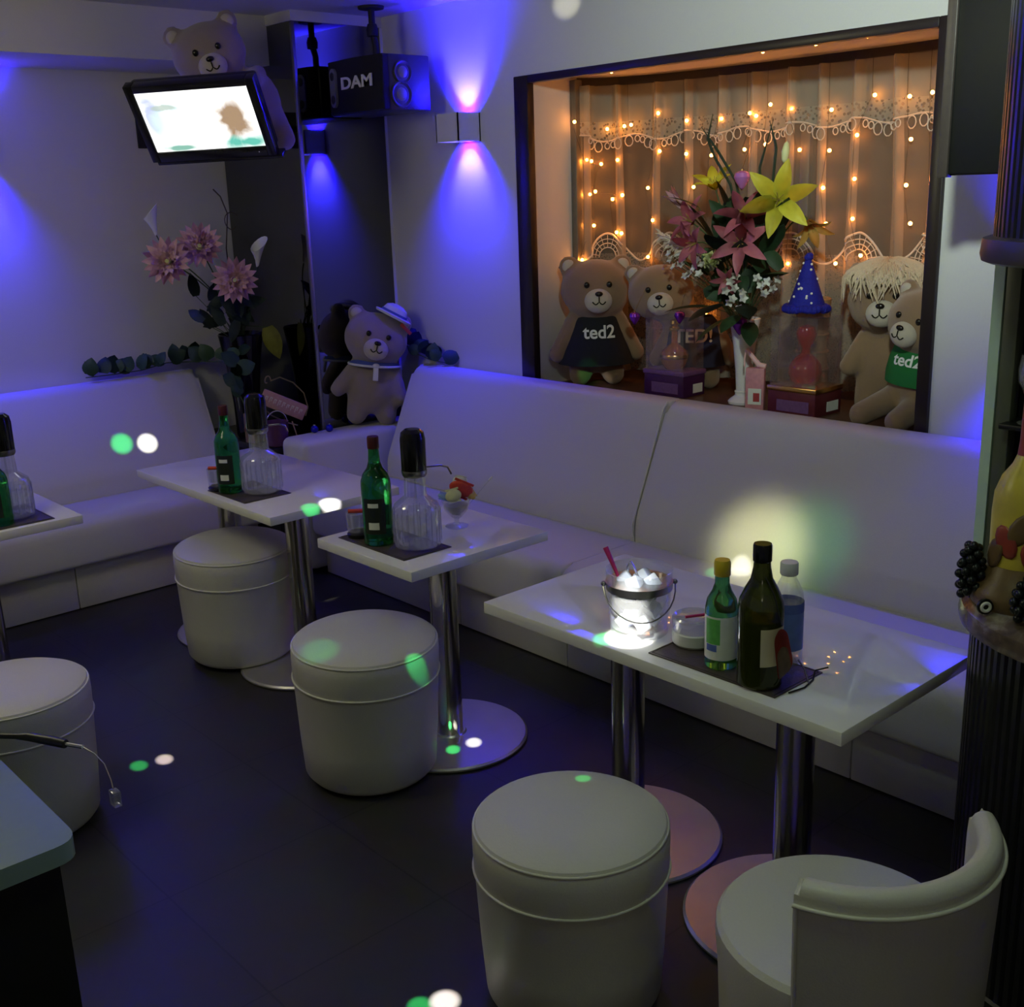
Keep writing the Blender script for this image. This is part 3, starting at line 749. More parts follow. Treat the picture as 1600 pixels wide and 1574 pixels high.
for xx, zz, rr in ((-.025, .140, .040), (-.035, .058, .046)):
    wf = Matrix.Translation((xx, -.07, zz)) @ Matrix.Rotation(R(90), 4, 'X')
    d_ = link('driver', xform(lathe([(0, .001), (rr * .55, .004), (rr * .8, .002), (rr, .007), (rr * 1.08, .004), (rr * 1.08, 0)], 36), wf), 'speaker_cone', sp)
    link('dust_cap', xform(lathe([(rr * .55, .004), (rr * .4, .009), (0, .011)], 24), wf), 'speaker_grey', d_)
hm = thing('ceiling_mount', 'black pole mount holding the loudspeaker from the ceiling', 'mount', (2.845, 3.93, 2.075))
link('ceiling_plate', xform(lathe([(0, .19), (.05, .19), (.052, .2), (0, .2)], 30), Matrix()), 'black_matt', hm)
link('rod', tube([(0, 0, .192), (.0, .0, .10), (.012, .0, .06), (.012, 0, .006)], .013, 10), 'black_matt', hm)
link('knuckle', lathe([(0, .085), (.022, .09), (.024, .115), (.018, .135), (0, .14)], 20), 'black_matt', hm)
link('foot_plate', box(-.04, .05, -.03, .03, .001, .008, .002), 'black_matt', hm)

# ------------------------------------------------------------------ plush bears (generic)
def bear(label, loc, rot, s, fur='fur', arms=None, legs=None, head=(0, -.02, .745), tilt=0, torso=((0, 0, .33), (.205, .165, .235)), ears=True):
    t = thing('teddy_bear', label, 'teddy bear', loc, rot, group=None, scale=s)
    arms = arms or (((-.17, 0, .50), (-.305, -.03, .25)), ((.17, 0, .50), (.305, -.03, .25)))
    legs = legs or (((-.115, 0, .22), (-.13, -.015, .085)), ((.115, 0, .22), (.13, -.015, .085)))
    hm_ = Matrix.Translation(head) @ Matrix.Rotation(tilt, 4, 'Y')
    def bld(bm):
        add_ball(bm, torso[0], torso[1], 24, 16)
        for a, b in arms: capsule(bm, a, b, .075, .072)
        for a, b in legs: capsule(bm, a, b, .105, .092)
        add_ball(bm, (0, 0, 0), (.275, .215, .225), 24, 16, None, hm_); add_ball(bm, (0, -.02, -.06), (.25, .2, .165), 24, 16, None, hm_)
        if ears:
            for sx in (-1, 1): add_ball(bm, (sx * .205, .02, .175), (.085, .05, .085), 14, 10, None, hm_)
        capsule(bm, (torso[0][0], torso[0][1], torso[0][2] + .15), (head[0], head[1] + .02, head[2] - .12), .12, .12, 4)
    link('body', blob(bld, .026, 5), fur, t)
    mz = link('muzzle', xform(ball((0, -.205, -.075), (.105, .075, .092), 24, 14), hm_), 'muzzle', t)
    link('nose', xform(ball((0, -.272, -.018), (.030, .018, .020), 14, 8), hm_), 'bead', mz)
    sm = [(x, -.278 + .9 * x * x, -.075 - .020 * abs(math.sin(PI * x / .05))) for x in [-.05 + .1 * i / 12 for i in range(13)]]
    link('stitched_mouth', xform(tube([(0, -.284, -.038), (0, -.283, -.073)] , .005, 6), hm_), 'bead', mz)
    link('stitched_mouth', xform(tube(sm, .005, 6), hm_), 'bead', mz)
    for sx in (-1, 1): link('eye', xform(ball((sx * .085, -.203, .045), (.022, .014, .024), 14, 8), hm_), 'bead', t)
    if ears:
        for sx in (-1, 1): link('inner_ear', xform(ball((sx * .205, -.012, .175), (.052, .024, .052), 12, 8), hm_), 'muzzle', t)
    return t, hm_
def shell(prof, sx, sy, n=48):
    return lathe([(r, z) for r, z in prof], n, sx, sy, cap=False)
def front_text(s, size, zc, prof, sx, sy, xc=0, off=.006):
    """lettering bent round the front of a garment"""
    me = text_mesh(s, size, .002, size * .018)
    for v in me.vertices:
        x, zl, d = v.co.x + xc, v.co.y + zc, v.co.z
        pr = sorted(prof, key=lambda q: q[1]); r = pr[0][0]
        for (r0, z0), (r1, z1) in zip(pr, pr[1:]):
            if z0 <= zl <= z1: r = r0 + (r1 - r0) * (zl - z0) / (z1 - z0)
        y = -math.sqrt(max(0, 1 - (x / (r * sx)) ** 2)) * r * sy - off - d
        v.co = (x, y, zl)
    return me
fa = lambda dx, dy: math.atan2(dx, -dy)      # heading so that local -y looks along (dx, dy)

# black-top bear at the left of the window
t, hm_ = bear('brown teddy bear in a black top with white lettering standing in the window', (3.225, 3.085, .80), (0, 0, fa(-.66, -.75)), .505)
pr = [(.135, .565), (.17, .53), (.20, .45), (.235, .36), (.275, .26), (.30, .175)]
gt = link('tank_top', shell(pr, 1, .82), 'knit_black', t)
link('lettering', front_text('ted2', .135, .425, pr, 1, .82, .01), 'print_white', gt)
# bear in navy standing behind the purple box
t, hm_ = bear('brown teddy bear in a navy top with cream lettering behind the purple gift box', (3.385, 2.725, .80), (0, 0, fa(-.80, -.60)), .46, head=(-.27, -.05, .80), tilt=R(-6), torso=((0, .02, .34), (.225, .18, .26)))
pr = [(.15, .60), (.195, .55), (.225, .45), (.245, .34), (.265, .2)]
gt = link('smock', shell(pr, 1, .84), 'knit_navy', t)
link('lettering', front_text('TED!', .15, .45, pr, 1, .84, .0), 'print_cream', gt)
# sailor bear on the low arm
t, hm_ = bear('grey-brown teddy bear with a sailor hat and collar standing by the mirrored column', (2.795, 4.05, .582), (R(-2), R(7), fa(-.52, -.85)), .505, fur='fur_grey', tilt=R(9),
              arms=(((-.15, 0, .50), (-.30, -.04, .30)), ((.15, 0, .50), (.235, -.06, .25))))
cl = link('collar', lathe([(.155, .575), (.19, .555), (.225, .522), (.215, .515), (.15, .555)], 40, 1, .86, cap=False), 'cloth_blue', t)
link('collar_edge', ring(.222, .522, .010, 40, 1, .86, 6), 'cloth_white', cl)
link('neck_tie', xform(box(-.022, .022, -.008, .008, -.13, 0, .004), Matrix.Translation((0, -.195, .535)) @ Matrix.Rotation(R(-8), 4, 'X')), 'cloth_white', t)
link('neck_tie', ball((0, -.20, .532), (.03, .018, .02), 12, 8), 'cloth_white', t)
ht = thing('sailor_hat', 'small white sailor hat with blue band on the grey-brown bear', 'hat', (0, 0, 0))
hw = Matrix.Translation((2.795, 4.05, .582)) @ Euler((R(-2), R(7), fa(-.52, -.85))).to_matrix().to_4x4() @ Matrix.Scale(.505, 4) @ hm_ @ Matrix.Translation((.10, -.03, .222)) @ Matrix.Rotation(R(14), 4, 'Y')
ht.matrix_world = hw
link('crown', lathe([(.105, 0), (.112, .03), (.095, .075), (.05, .10), (0, .105)], 32), 'cloth_white', ht)
link('brim', lathe([(.10, .0), (.155, -.012), (.165, .006), (.158, .012), (.10, .018)], 32), 'cloth_white', ht)
link('band', lathe([(.111, .012), (.118, .016), (.117, .036), (.110, .036)], 32), 'cloth_blue', ht)
link('ribbon', xform(box(-.02, .10, -.012, .0, -.03, .0, .003), Matrix.Translation((.10, -.10, -.02)) @ Matrix.Rotation(R(18), 4, 'Y')), 'cloth_red', ht)
# bear draped over the television
t, hm_ = bear('grey-brown teddy bear leaning over the top of the television', (2.345, 4.085, 1.76), (R(10), R(-12), fa(-.52, -.85)), .50, fur='fur_grey', head=(-.10, -.10, .70), tilt=R(-4),
               torso=((.10, .08, .28), (.22, .17, .27)), arms=(((-.12, -.04, .46), (-.33, -.20, .46)), ((.20, -.02, .48), (.16, -.26, .475))),
               legs=(((.02, .1, .10), (-.06, .06, -.02)), ((.22, .08, .14), (.26, .02, -.02))))
# wigged bear at the right
t, hm_ = bear('brown teddy bear with a shaggy blond wig at the right of the window', (3.37, 1.905, .80), (0, 0, fa(-.86, -.30)), .47, head=(-.02, -.03, .80),
              torso=((0, .02, .36), (.20, .16, .27)), arms=(((-.16, 0, .52), (-.25, -.08, .34)), ((.16, 0, .52), (.28, -.06, .30))))
wgm = thing('blond_wig', 'shaggy blond wig on the head of the bear', 'wig', (3.37, 1.905, .80), (0, 0, fa(-.86, -.30)), scale=.47)
link('cap', xform(lathe([(.270, .115), (.278, .13), (.268, .165), (.19, .235), (.08, .262), (0, .266)], 36, 1, .8), hm_), 'wig', wgm)
bm = bmesh.new(); rnd = random.Random(3)
for k in range(520):
    a = rnd.uniform(0, 2 * PI); r0 = rnd.uniform(.0, .24); L = rnd.uniform(.10, .26); sw = rnd.uniform(-.4, .4); drop = rnd.uniform(.6, 1.2); pts = []
    for i in range(6):
        u = i / 5; r = min(r0 + L * u, .293 + .02 * u); over = max(0, r0 + L * u - .285)
        z = (.272 - 1.2 * r * r) + .014 * math.sin(PI * u) - over * drop; aa = a + sw * u
        pts.append(hm_ @ Vector((math.cos(aa) * r, math.sin(aa) * r * .84, z)))
    add_tube(bm, pts, .008, 4, taper=[.008, .009, .009, .008, .006, .0015])
link('locks', mesh_of(bm), 'wig', wgm)
# green-top bear bending forward at the right end
t, hm_ = bear('brown teddy bear in a green top slumped at the right end of the sill', (3.225, 1.735, .80), (0, R(6), fa(-.93, .12)), .42, fur='fur',
              head=(.02, -.06, .80), tilt=R(8), torso=((0, -.02, .43), (.215, .18, .27)),
              legs=(((-.12, -.05, .22), (-.17, -.38, .115)), ((.10, -.05, .22), (.10, -.32, .115))), arms=(((-.16, .06, .58), (-.24, .10, .42)), ((.17, -.02, .58), (.30, .04, .36))))
pr = [(.14, .665), (.19, .62), (.222, .52), (.235, .42), (.232, .345)]
gt = link('green_top', xform(shell(pr, 1, .86), Matrix.Translation((0, -.02, 0))), 'knit_green', t)
tm = front_text('ted2', .12, .53, pr, 1, .86, 0)
link('lettering', xform(tm, Matrix.Translation((0, -.02, 0)) @ Matrix.Rotation(R(8), 4, 'Z')), 'print_white', gt)

# ------------------------------------------------------------------ party beams (targets on sofa, tables, floor, wall)
for tg, c, e, sz in (((1.894, 4.605, .567), GRN, 110, 1.3), ((2.006, 4.605, .548), WHT, 240, 1.2),
                     ((1.788, 2.952, .62), GRN, 40, 1.3), ((1.859, 2.951, .62), WHT, 110, 1.5),
                     ((1.444, 2.397, .40), GRN, 7, 2.6), ((1.640, 2.240, .31), GRN, 26, 1.5),
                     ((1.126, 2.906, 0), GRN, 600, 1.0), ((1.195, 2.888, 0), WHT, 1100, 1.0),
                     ((1.801, 2.309, .015), GRN, 240, .9), ((1.870, 2.299, .015), WHT, 380, 1.0),
                     ((1.640, 1.548, .62), GRN, 26, 1.9), ((1.676, 1.515, .63), WHT, 150, 3.2), ((1.712, 1.52, .70), (.9, .95, 1), 30, 4.2),
                     ((2.78, 1.972, .450), (1, 1, .55), 36, 12.0), ((2.79, 1.800, .508), GRN, 6, 11.0),
                     ((2.687, 2.075, .385), GRN, 26, 1.2), ((2.74, 2.017, .40), WHT, 60, 1.6),
                     ((3.17, 3.006, .842), WHT, 18, 1.3), ((3.17, 3.075, .848), GRN, 14, 1.5),
                     ((3.05, 3.042, 2.185), (1, .97, .72), 30, 2.0), ((1.463, 1.453, .4), GRN, 14, 1.0),
                     ((1.095, 1.554, 0), GRN, 320, 1.3), ((1.139, 1.529, 0), WHT, 900, 1.6)):
    beam(tg, c, e * 9, sz)
pl.new(pacc[0], pn['Emission'].inputs['Color'])

# ------------------------------------------------------------------ flowers
def petal_mesh(L, Wd, e0, e1, nseg=7, cup=.25, tip=1.4):
    bm = bmesh.new(); g = []; x = z = 0; step = L / nseg
    for i in range(nseg + 1):
        t = i / nseg; el = R(e0 + (e1 - e0) * t)
        wd = Wd * .5 * (math.sin(PI * (.10 + .90 * t) ** .9) ** .8 + .12 * (1 - t)) if i < nseg else .001
        row = [bm.verts.new((x - math.sin(el) * cup * wd * abs(k) * 0, wd * k, z + cup * wd * k * k * math.cos(el))) for k in (-1, -.5, 0, .5, 1)]
        g.append(row); x += math.cos(el) * step; z += math.sin(el) * step
    for a, b in zip(g, g[1:]):
        for k in range(4): bm.faces.new((a[k], a[k + 1], b[k + 1], b[k]))
    bmesh.ops.solidify(bm, geom=bm.faces[:], thickness=.0012)
    return mesh_of(bm, ang=180)
def aim(dirv, roll=0):
    q = Vector(dirv).to_track_quat('Z', 'Y'); return (q.to_matrix().to_4x4() @ Matrix.Rotation(roll, 4, 'Z'))
def stem_part(t, base, head, dirv, r=.0028, m_='stem'):
    b = Vector(base); h = Vector(head); d = Vector(dirv).normalized()
    c1 = b + Vector((0, 0, (h.z - b.z) * .55)); c2 = h - d * min(.10, (h - b).length * .35)
    pts = []
    for i in range(11):
        u = i / 10; pts.append((1 - u) ** 3 * b + 3 * u * (1 - u) ** 2 * c1 + 3 * u * u * (1 - u) * c2 + u ** 3 * h - b)
    link('stem', tube(pts, r, 6), m_, t)
PM = {}
def lily(name, label, base, head, dirv, size, mname, e=(62, -12), n=6, cat='flower', group=None, wd=.36, roll=0):
    t = thing(name, label, cat, base, group=group); loc = Vector(head) - Vector(base)
    key = (round(size, 4), e, mname, wd)
    if key not in PM: PM[key] = petal_mesh(size * 1.12, size * wd, *e)
    A = Matrix.Translation(loc) @ aim(dirv, roll)
    for k in range(n):
        o = link('petal', PM[key], mname, t)
        o.matrix_basis = A @ Matrix.Rotation(2 * PI * k / n, 4, 'Z') @ Matrix.Translation((.004, 0, .002 * (k % 2)))
    for k in range(5):
        a = 2 * PI * k / 5 + .3; r = size * .16
        pts = [A @ Vector(q) for q in ((0, 0, 0), (r * .4 * math.cos(a), r * .4 * math.sin(a), size * .32), (r * math.cos(a), r * math.sin(a), size * .5))]
        link('stamen', tube(pts, size * .012, 5), 'pollen', t)
    stem_part(t, base, head, dirv)
    return t
VB = (3.250, 2.392, 1.085)         # mouth of the white vase
cv = Vector((-.80, -.60, 0))       # towards the viewer's side of the room
def vb(i): return (VB[0] + .012 * math.cos(i * 2.4), VB[1] + .012 * math.sin(i * 2.4), VB[2] - .03)
lily('yellow_lily', 'large bright yellow lily facing the room at the right of the window bouquet', vb(0), (3.135, 2.187, 1.497), (-.82, -.55, .10), .118, 'lily_yellow', (40, -10), wd=.42, roll=.3)
lily('yellow_lily', 'yellow lily turned upward at the upper left of the window bouquet', vb(1), (3.20, 2.49, 1.535), (-.45, -.05, .85), .085, 'lily_yellow', (58, 5), wd=.42)
lily('orange_lily', 'drooping orange yellow lily at the lower right of the window bouquet', vb(2), (3.215, 2.125, 1.430), (-.35, -.55, -.70), .085, 'lily_orange', (66, 10))
lily('pink_lily', 'dusky pink lily in the middle of the window bouquet below the purple bauble', vb(3), (3.135, 2.315, 1.440), (-.72, -.30, .55), .098, 'lily_pink', (50, -25))
lily('pink_lily', 'dusky pink lily low in the middle of the window bouquet', vb(4), (3.115, 2.310, 1.360), (-.85, -.35, .15), .104, 'lily_pink', (48, -20), roll=.5)
lily('pink_lily', 'deep pink lily at the left of the window bouquet', vb(5), (3.150, 2.545, 1.425), (-.75, .15, .45), .090, 'lily_pink', (50, -15), roll=.2)
lily('pink_lily', 'deep pink lily under the left pink lily of the window bouquet', vb(6), (3.140, 2.520, 1.360), (-.80, .10, -.15), .086, 'lily_pink', (52, -15), roll=.8)
lily('pink_lily', 'small pink lily right above the vase mouth', vb(7), (3.125, 2.375, 1.245), (-.80, -.30, -.25), .055, 'lily_pink', (55, -10))
lily('pale_lily_bud', 'pale pink half open lily bud leaning left from the window bouquet', vb(8), (3.175, 2.600, 1.470), (-.25, .55, .62), .085, 'lily_pale', (86, 62), wd=.30)
# cream rose
t = thing('rose', 'pale yellow green rose at the left of the vase mouth', 'flower', vb(9)); hd = Vector((3.080, 2.405, 1.298)); A = Matrix.Translation(hd - Vector(vb(9))) @ aim((-.8, -.45, .35))
pm_ = petal_mesh(.044, .050, 72, 46, 5, .5)
for k in range(14):
    o = link('petal', pm_, 'rose', t); sc = .45 + .045 * k
    o.matrix_basis = A @ Matrix.Rotation(k * 2.4, 4, 'Z') @ Matrix.Rotation(R(-k * 2.5), 4, 'Y') @ Matrix.Translation((.002 + .0011 * k, 0, -.004)) @ Matrix.Scale(sc + .35, 4)
link('heart', ball(hd - Vector(vb(9)), .012, 10, 8), 'rose', t); stem_part(t, vb(9), hd, (-.8, -.45, .35))
# sprays of tiny white blossoms
bp = petal_mesh(.014, .010, 30, 0, 3, .2)
def spray(label, k0, spots, dirv, mname='petal_white'):
    t = thing('blossom_spray', label, 'flower', vb(k0)); b = Vector(vb(k0)); rnd = random.Random(k0)
    for q in spots:
        h = Vector(q); A = Matrix.Translation(h - b) @ aim(Vector(dirv) + Vector((rnd.uniform(-.4, .4), rnd.uniform(-.4, .4), rnd.uniform(-.3, .4))))
        for k in range(5):
            o = link('petal', bp, mname, t); o.matrix_basis = A @ Matrix.Rotation(2 * PI * k / 5, 4, 'Z') @ Matrix.Scale(1.25, 4)
        link('twig', tube([(0, 0, 0), (h - b) * .5 + Vector((0, 0, .03)), h - b], .0012, 5), 'stem', t)
spray('spray of small white blossoms hanging in front of the vase mouth', 10, [(3.10, 2.345, 1.235), (3.095, 2.32, 1.215), (3.10, 2.365, 1.205), (3.095, 2.33, 1.180), (3.11, 2.305, 1.200), (3.10, 2.29, 1.185), (3.105, 2.35, 1.165), (3.10, 2.325, 1.255), (3.12, 2.32, 1.145)], (-.8, -.5, .2))
spray('spray of small white blossoms at the far left of the window bouquet', 11, [(3.14, 2.60, 1.315), (3.13, 2.57, 1.300), (3.135, 2.63, 1.300), (3.14, 2.59, 1.285), (3.15, 2.65, 1.320), (3.14, 2.62, 1.275), (3.15, 2.56, 1.325)], (-.8, .1, .4))
spray('spray of small pale blossoms at the right of the vase mouth', 12, [(3.12, 2.235, 1.225), (3.12, 2.21, 1.240), (3.125, 2.19, 1.215), (3.12, 2.22, 1.200), (3.12, 2.25, 1.250), (3.13, 2.18, 1.245)], (-.8, -.5, .3), 'petal_cream')
spray('spray of dark blue grey blossoms left of the rose', 14, [(3.13, 2.52, 1.275), (3.13, 2.50, 1.255), (3.13, 2.54, 1.255), (3.135, 2.49, 1.285), (3.13, 2.56, 1.245), (3.13, 2.51, 1.300)], (-.8, .0, .4), 'cloth_blue')
# feather plume
t = thing('feather_plume', 'cream feather plume sticking out left of the window bouquet', 'plume', vb(13)); b = Vector(vb(13)); bm = bmesh.new(); rnd = random.Random(5)
hd = Vector((3.16, 2.70, 1.385)); st = Vector((3.16, 2.56, 1.33))
for k in range(70):
    u = rnd.random(); p0 = st.lerp(hd, u) - b; d_ = Vector((rnd.uniform(-.5, .5), .7, rnd.uniform(-.8, .9))).normalized() * rnd.uniform(.03, .06) * (1.15 - .5 * u)
    add_tube(bm, [p0, p0 + d_ * .6, p0 + d_ + Vector((0, 0, -.006))], .004, 4, taper=[.003, .0045, .0008])
link('barbs', mesh_of(bm), 'feather', t); link('quill', tube([(0, 0, 0), (st - b) * .6 + Vector((0, 0, .05)), st - b, hd - b], .0018, 6), 'stem', t)
# big leaves
def leaf_axes(rnd, lift=-9):
    nz_ = Vector((-.55 + rnd.uniform(-.4, .4), -.75 + rnd.uniform(-.4, .4), .35 + rnd.uniform(-.3, .3))).normalized()
    while True:
        dx = Vector((rnd.uniform(-1, 1), rnd.uniform(-1, 1), rnd.uniform(-1, 1))); dx -= nz_ * dx.dot(nz_)
        if dx.length > .3 and dx.normalized().z > lift: break
    dx.normalize(); return dx, nz_.cross(dx), nz_
lf = {}
def leaf_mesh(L, Wd, e0, e1): 
    k = (L, Wd, e0, e1)
    if k not in lf: lf[k] = petal_mesh(L, Wd, e0, e1, 6, -.15)
    return lf[k]
t = thing('foliage', 'dark green leaves filling the window bouquet', 'leaves', (VB[0], VB[1], VB[2] - .02)); b = Vector(t.location)
LP = [((3.13, 2.46, 1.15), (-.4, .75, -.10), .12), ((3.12, 2.40, 1.16), (-.7, .2, -.25), .11), ((3.12, 2.30, 1.16), (-.6, -.55, -.15), .11), ((3.14, 2.34, 1.30), (-.5, -.4, .5), .10),
      ((3.17, 2.26, 1.33), (-.3, -.6, .55), .12), ((3.17, 2.24, 1.25), (-.5, -.7, .15), .12), ((3.17, 2.47, 1.37), (-.4, .3, .7), .12), ((3.17, 2.40, 1.45), (-.3, .2, .85), .10), ((3.16, 2.53, 1.48), (-.4, .4, .2), .09),
      ((3.16, 2.42, 1.33), (-.7, -.1, .4), .11), ((3.17, 2.22, 1.40), (-.3, -.5, .7), .11), ((3.17, 2.30, 1.42), (-.2, -.3, .8), .10), ((3.15, 2.42, 1.10), (-.5, .4, -.5), .09), ((3.15, 2.30, 1.10), (-.5, -.4, -.45), .09), ((3.16, 2.36, 1.12), (-.8, -.1, -.35), .09), ((3.19, 2.5, 1.25), (-.2, .7, .3), .11)]
rnd = random.Random(31)
for i in range(46):
    a = rnd.uniform(0, 2 * PI); rr = rnd.random() ** .5; q = Vector((3.195 + rnd.uniform(-.03, .03), 2.375 + .155 * rr * math.cos(a), 1.325 + .165 * rr * math.sin(a))) - b
    dx, sy_, uz = leaf_axes(rnd); mm = Matrix((dx, sy_, uz)).transposed().to_4x4(); mm.translation = q - dx * .04
    o = link('leaf', leaf_mesh(.10, .046, 12, -22), 'leaf_dark' if i % 3 else 'leaf', t); o.matrix_basis = mm
for i, (pos, dv, L) in enumerate(LP):
    q = Vector(pos) - b; o = link('leaf', leaf_mesh(L * 1.3, L * .62, 12, -22), 'leaf_dark' if i % 2 else 'leaf', t)
    dx = Vector(dv).normalized(); up_ = Vector((0, 0, 1)); sy_ = up_.cross(dx).normalized(); uz = dx.cross(sy_)
    mm = Matrix((dx, sy_, uz)).transposed().to_4x4(); mm.translation = q; o.matrix_basis = mm
    link('stalk', tube([(0, 0, 0), q * .5 + Vector((0, 0, .015)), q], .0016, 5), 'stem', t)
t = thing('grass_blades', 'arching striped grass blades rising from the window bouquet', 'grass', vb(15)); b = Vector(vb(15))
for pts in ([(3.20, 2.36, 1.40), (3.18, 2.39, 1.56), (3.17, 2.46, 1.66), (3.17, 2.53, 1.74)], [(3.20, 2.37, 1.38), (3.19, 2.42, 1.55), (3.18, 2.48, 1.64), (3.18, 2.51, 1.70), (3.18, 2.49, 1.78)], [(3.20, 2.28, 1.42), (3.19, 2.25, 1.55), (3.19, 2.24, 1.66), (3.18, 2.26, 1.74)], [(3.20, 2.29, 1.40), (3.2, 2.31, 1.6), (3.2, 2.26, 1.75)]):
    pp = [Vector((0, 0, 0))] + [Vector(p_) - b for p_ in pts]; n_ = len(pp)
    link('blade', tube(pp, .005, 5, taper=[.0035] + [.0048] * (n_ - 2) + [.001]), 'leaf_dark', t)
t = thing('lily_bud', 'green closed lily bud on a tall stem at the top right of the window bouquet', 'bud', vb(16)); b = Vector(vb(16)); h = Vector((3.19, 2.205, 1.64))
link('bud', xform(lathe([(0, -.035), (.010, -.02), (.0135, .005), (.008, .03), (0, .04)], 14), Matrix.Translation(h - b) @ aim((.05, -.1, 1))), 'rose', t); stem_part(t, vb(16), h - Vector((0, 0, .035)), (0, 0, 1))
# hanging baubles
def heart(label, p, r, top, mname='ornament_purple', name='heart_bauble'):
    t = thing(name, label, 'bauble', p)
    link('ball', lathe([(0, -r * 1.35), (r * .35, -r * .95), (r * .8, -r * .25), (r, r * .25), (r * .85, r * .75), (r * .4, r * 1.0), (0, r * .98)], 22), mname, t)
    link('cap', lathe([(r * .2, r * .95), (r * .2, r * 1.2), (0, r * 1.22)], 12), 'gold', t)
    link('thread', tube([(0, 0, r * 1.2), Vector(top) - Vector(p)], .0009, 5), 'gold', t)
heart('purple bauble hanging in front of the white vase', (3.17, 2.355, 1.085), .027, (3.16, 2.36, 1.16))
heart('purple bauble hanging by the muzzle of the navy bear', (3.15, 2.815, 1.085), .021, (3.20, 2.80, 1.20))
heart('purple bauble hanging over the purple gift box', (3.16, 2.610, 1.100), .020, (3.18, 2.60, 1.19))
heart('round pink bauble at the top of the window bouquet', (3.16, 2.350, 1.565), .027, (3.19, 2.34, 1.68), 'ornament_pink', 'round_bauble')

# white vase and things on the sill
t = thing('white_vase', 'tall white trumpet vase holding the window bouquet', 'vase', (3.250, 2.392, .80))
link('body', lathe([(.052, 0), (.054, .008), (.046, .016), (.030, .028), (.026, .05), (.030, .12), (.038, .20), (.048, .265), (.054, .297), (.050, .30), (.044, .285), (.034, .20), (.0, .19)], 40), 'ceramic', t)
link('bead_ring', ring(.0275, .042, .004, 28), 'ceramic', t)
def gift(name, label, x0, x1, y0, y1, m_, glass, gold_rim, ztop):
    t = thing(name, label, 'gift box', ((x0 + x1) / 2, (y0 + y1) / 2, .80)); hx, hy = (x1 - x0) / 2, (y1 - y0) / 2
    link('box_base', box(-hx, hx, -hy, hy, 0, .088, .003), m_, t)
    link('box_rim', box(-hx - .004, hx + .004, -hy - .004, hy + .004, .078, .095, .003), 'gold' if gold_rim else 'lilac_print', t)
    link('print_band', box(-hx - .002, -hx, -hy * .75, hy * .6, .012, .05), 'lilac_print', t)
    link('price_tag', box(-hx * .1, hx * .75, -hy - .002, -hy, .012, .045), 'label_white', t)
    bm = bmesh.new(); h0, h1 = .095, ztop - .80
    for a in ((-hx + .004, -hx + .006, -hy + .004, hy - .004), (hx - .006, hx - .004, -hy + .004, hy - .004), (-hx + .004, hx - .004, -hy + .004, -hy + .006), (-hx + .004, hx - .004, hy - .006, hy - .004)): add_box(bm, *a, h0, h1)
    add_box(bm, -hx + .004, hx - .004, -hy + .004, hy - .004, h1 - .002, h1)
    link('clear_case', mesh_of(bm, smooth=False), 'acrylic', t)
    d = thing(name + '_decanter', ('gold and amber' if not gold_rim else 'round red') + ' decanter inside the clear case on the ' + ('purple' if not gold_rim else 'red') + ' gift box', 'decanter', (t.location.x, t.location.y, .895))
    if gold_rim:
        link('flask', lathe([(.030, 0), (.046, .012), (.056, .04), (.052, .066), (.034, .09), (.016, .104), (.014, .12)], 30), glass, d)
        link('stopper', lathe([(.015, .12), (.017, .128), (.030, .15), (.034, .17), (.026, .192), (0, .20)], 24), glass, d)
    else:
        link('flask', lathe([(.034, 0), (.044, .014), (.054, .045), (.048, .066), (.028, .082), (.012, .095), (.011, .14)], 30), glass, d)
        link('gold_band', lathe([(.0545, .040), (.056, .045), (.0535, .054), (.050, .05)], 30), 'gold', d)
        link('stopper', lathe([(.012, .138), (.019, .144), (.019, .152), (.012, .158), (.017, .166), (.015, .178), (0, .184)], 24), 'gold', d)
    return t
gift('purple_gift_box', 'purple gift box with a clear case left of the white vase', 3.185, 3.310, 2.612, 2.800, 'box_purple', 'amber_glass', False, 1.115)
gift('red_gift_box', 'dark red gift box with a gold rim and clear case under the blue party hat', 3.160, 3.315, 2.040, 2.225, 'box_red', 'red_glass', True, 1.125)
t = thing('party_hat', 'pointed blue party hat with white dots on the red gift box', 'hat', (3.235, 2.135, 1.131))
link('cone', lathe([(.066, .012), (.045, .07), (.022, .14), (.008, .178)], 28), 'hat_blue', t)
bm = bmesh.new(); rnd = random.Random(2)
for k in range(60):
    a = 2 * PI * k / 60; add_ball(bm, (.066 * math.cos(a), .066 * math.sin(a), .014 + .006 * rnd.random()), .011 + .004 * rnd.random(), 7, 5)
link('fluffy_brim', mesh_of(bm), 'hat_blue', t)
bm = bmesh.new()
for k in range(16):
    a = rnd.uniform(0, 6.28); add_ball(bm, (.006 * math.cos(a), .006 * math.sin(a), .178 + .012 * rnd.random()), .010, 7, 5)
link('pompom', mesh_of(bm), 'hat_blue', t)
dm = ball((0, 0, 0), .0042, 8, 6)
for k in range(34):
    z = .025 + .14 * rnd.random(); r = .066 + (.008 - .066) * (z - .012) / .166; a = rnd.uniform(0, 2 * PI)
    o = link('dot', dm, 'print_white', t); o.location = ((r + .001) * math.cos(a), (r + .001) * math.sin(a), z)
t = thing('pink_card', 'pink printed card box standing between the white vase and the red gift box', 'card', (3.170, 2.283, .80), (0, 0, R(20)))
link('card', box(-.012, .012, -.032, .032, 0, .145, .002), 'pink_card', t)
link('picture', box(-.0135, -.012, -.024, .022, .02, .075), 'petal_white', t)
link('picture', box(-.0138, -.012, -.018, .004, .03, .06), 'cloth_red', t)
t = thing('ceramic_slipper', 'small pale pink slipper ornament on top of the pink card box', 'ornament', (3.170, 2.283, .945), (0, R(0), R(110)))
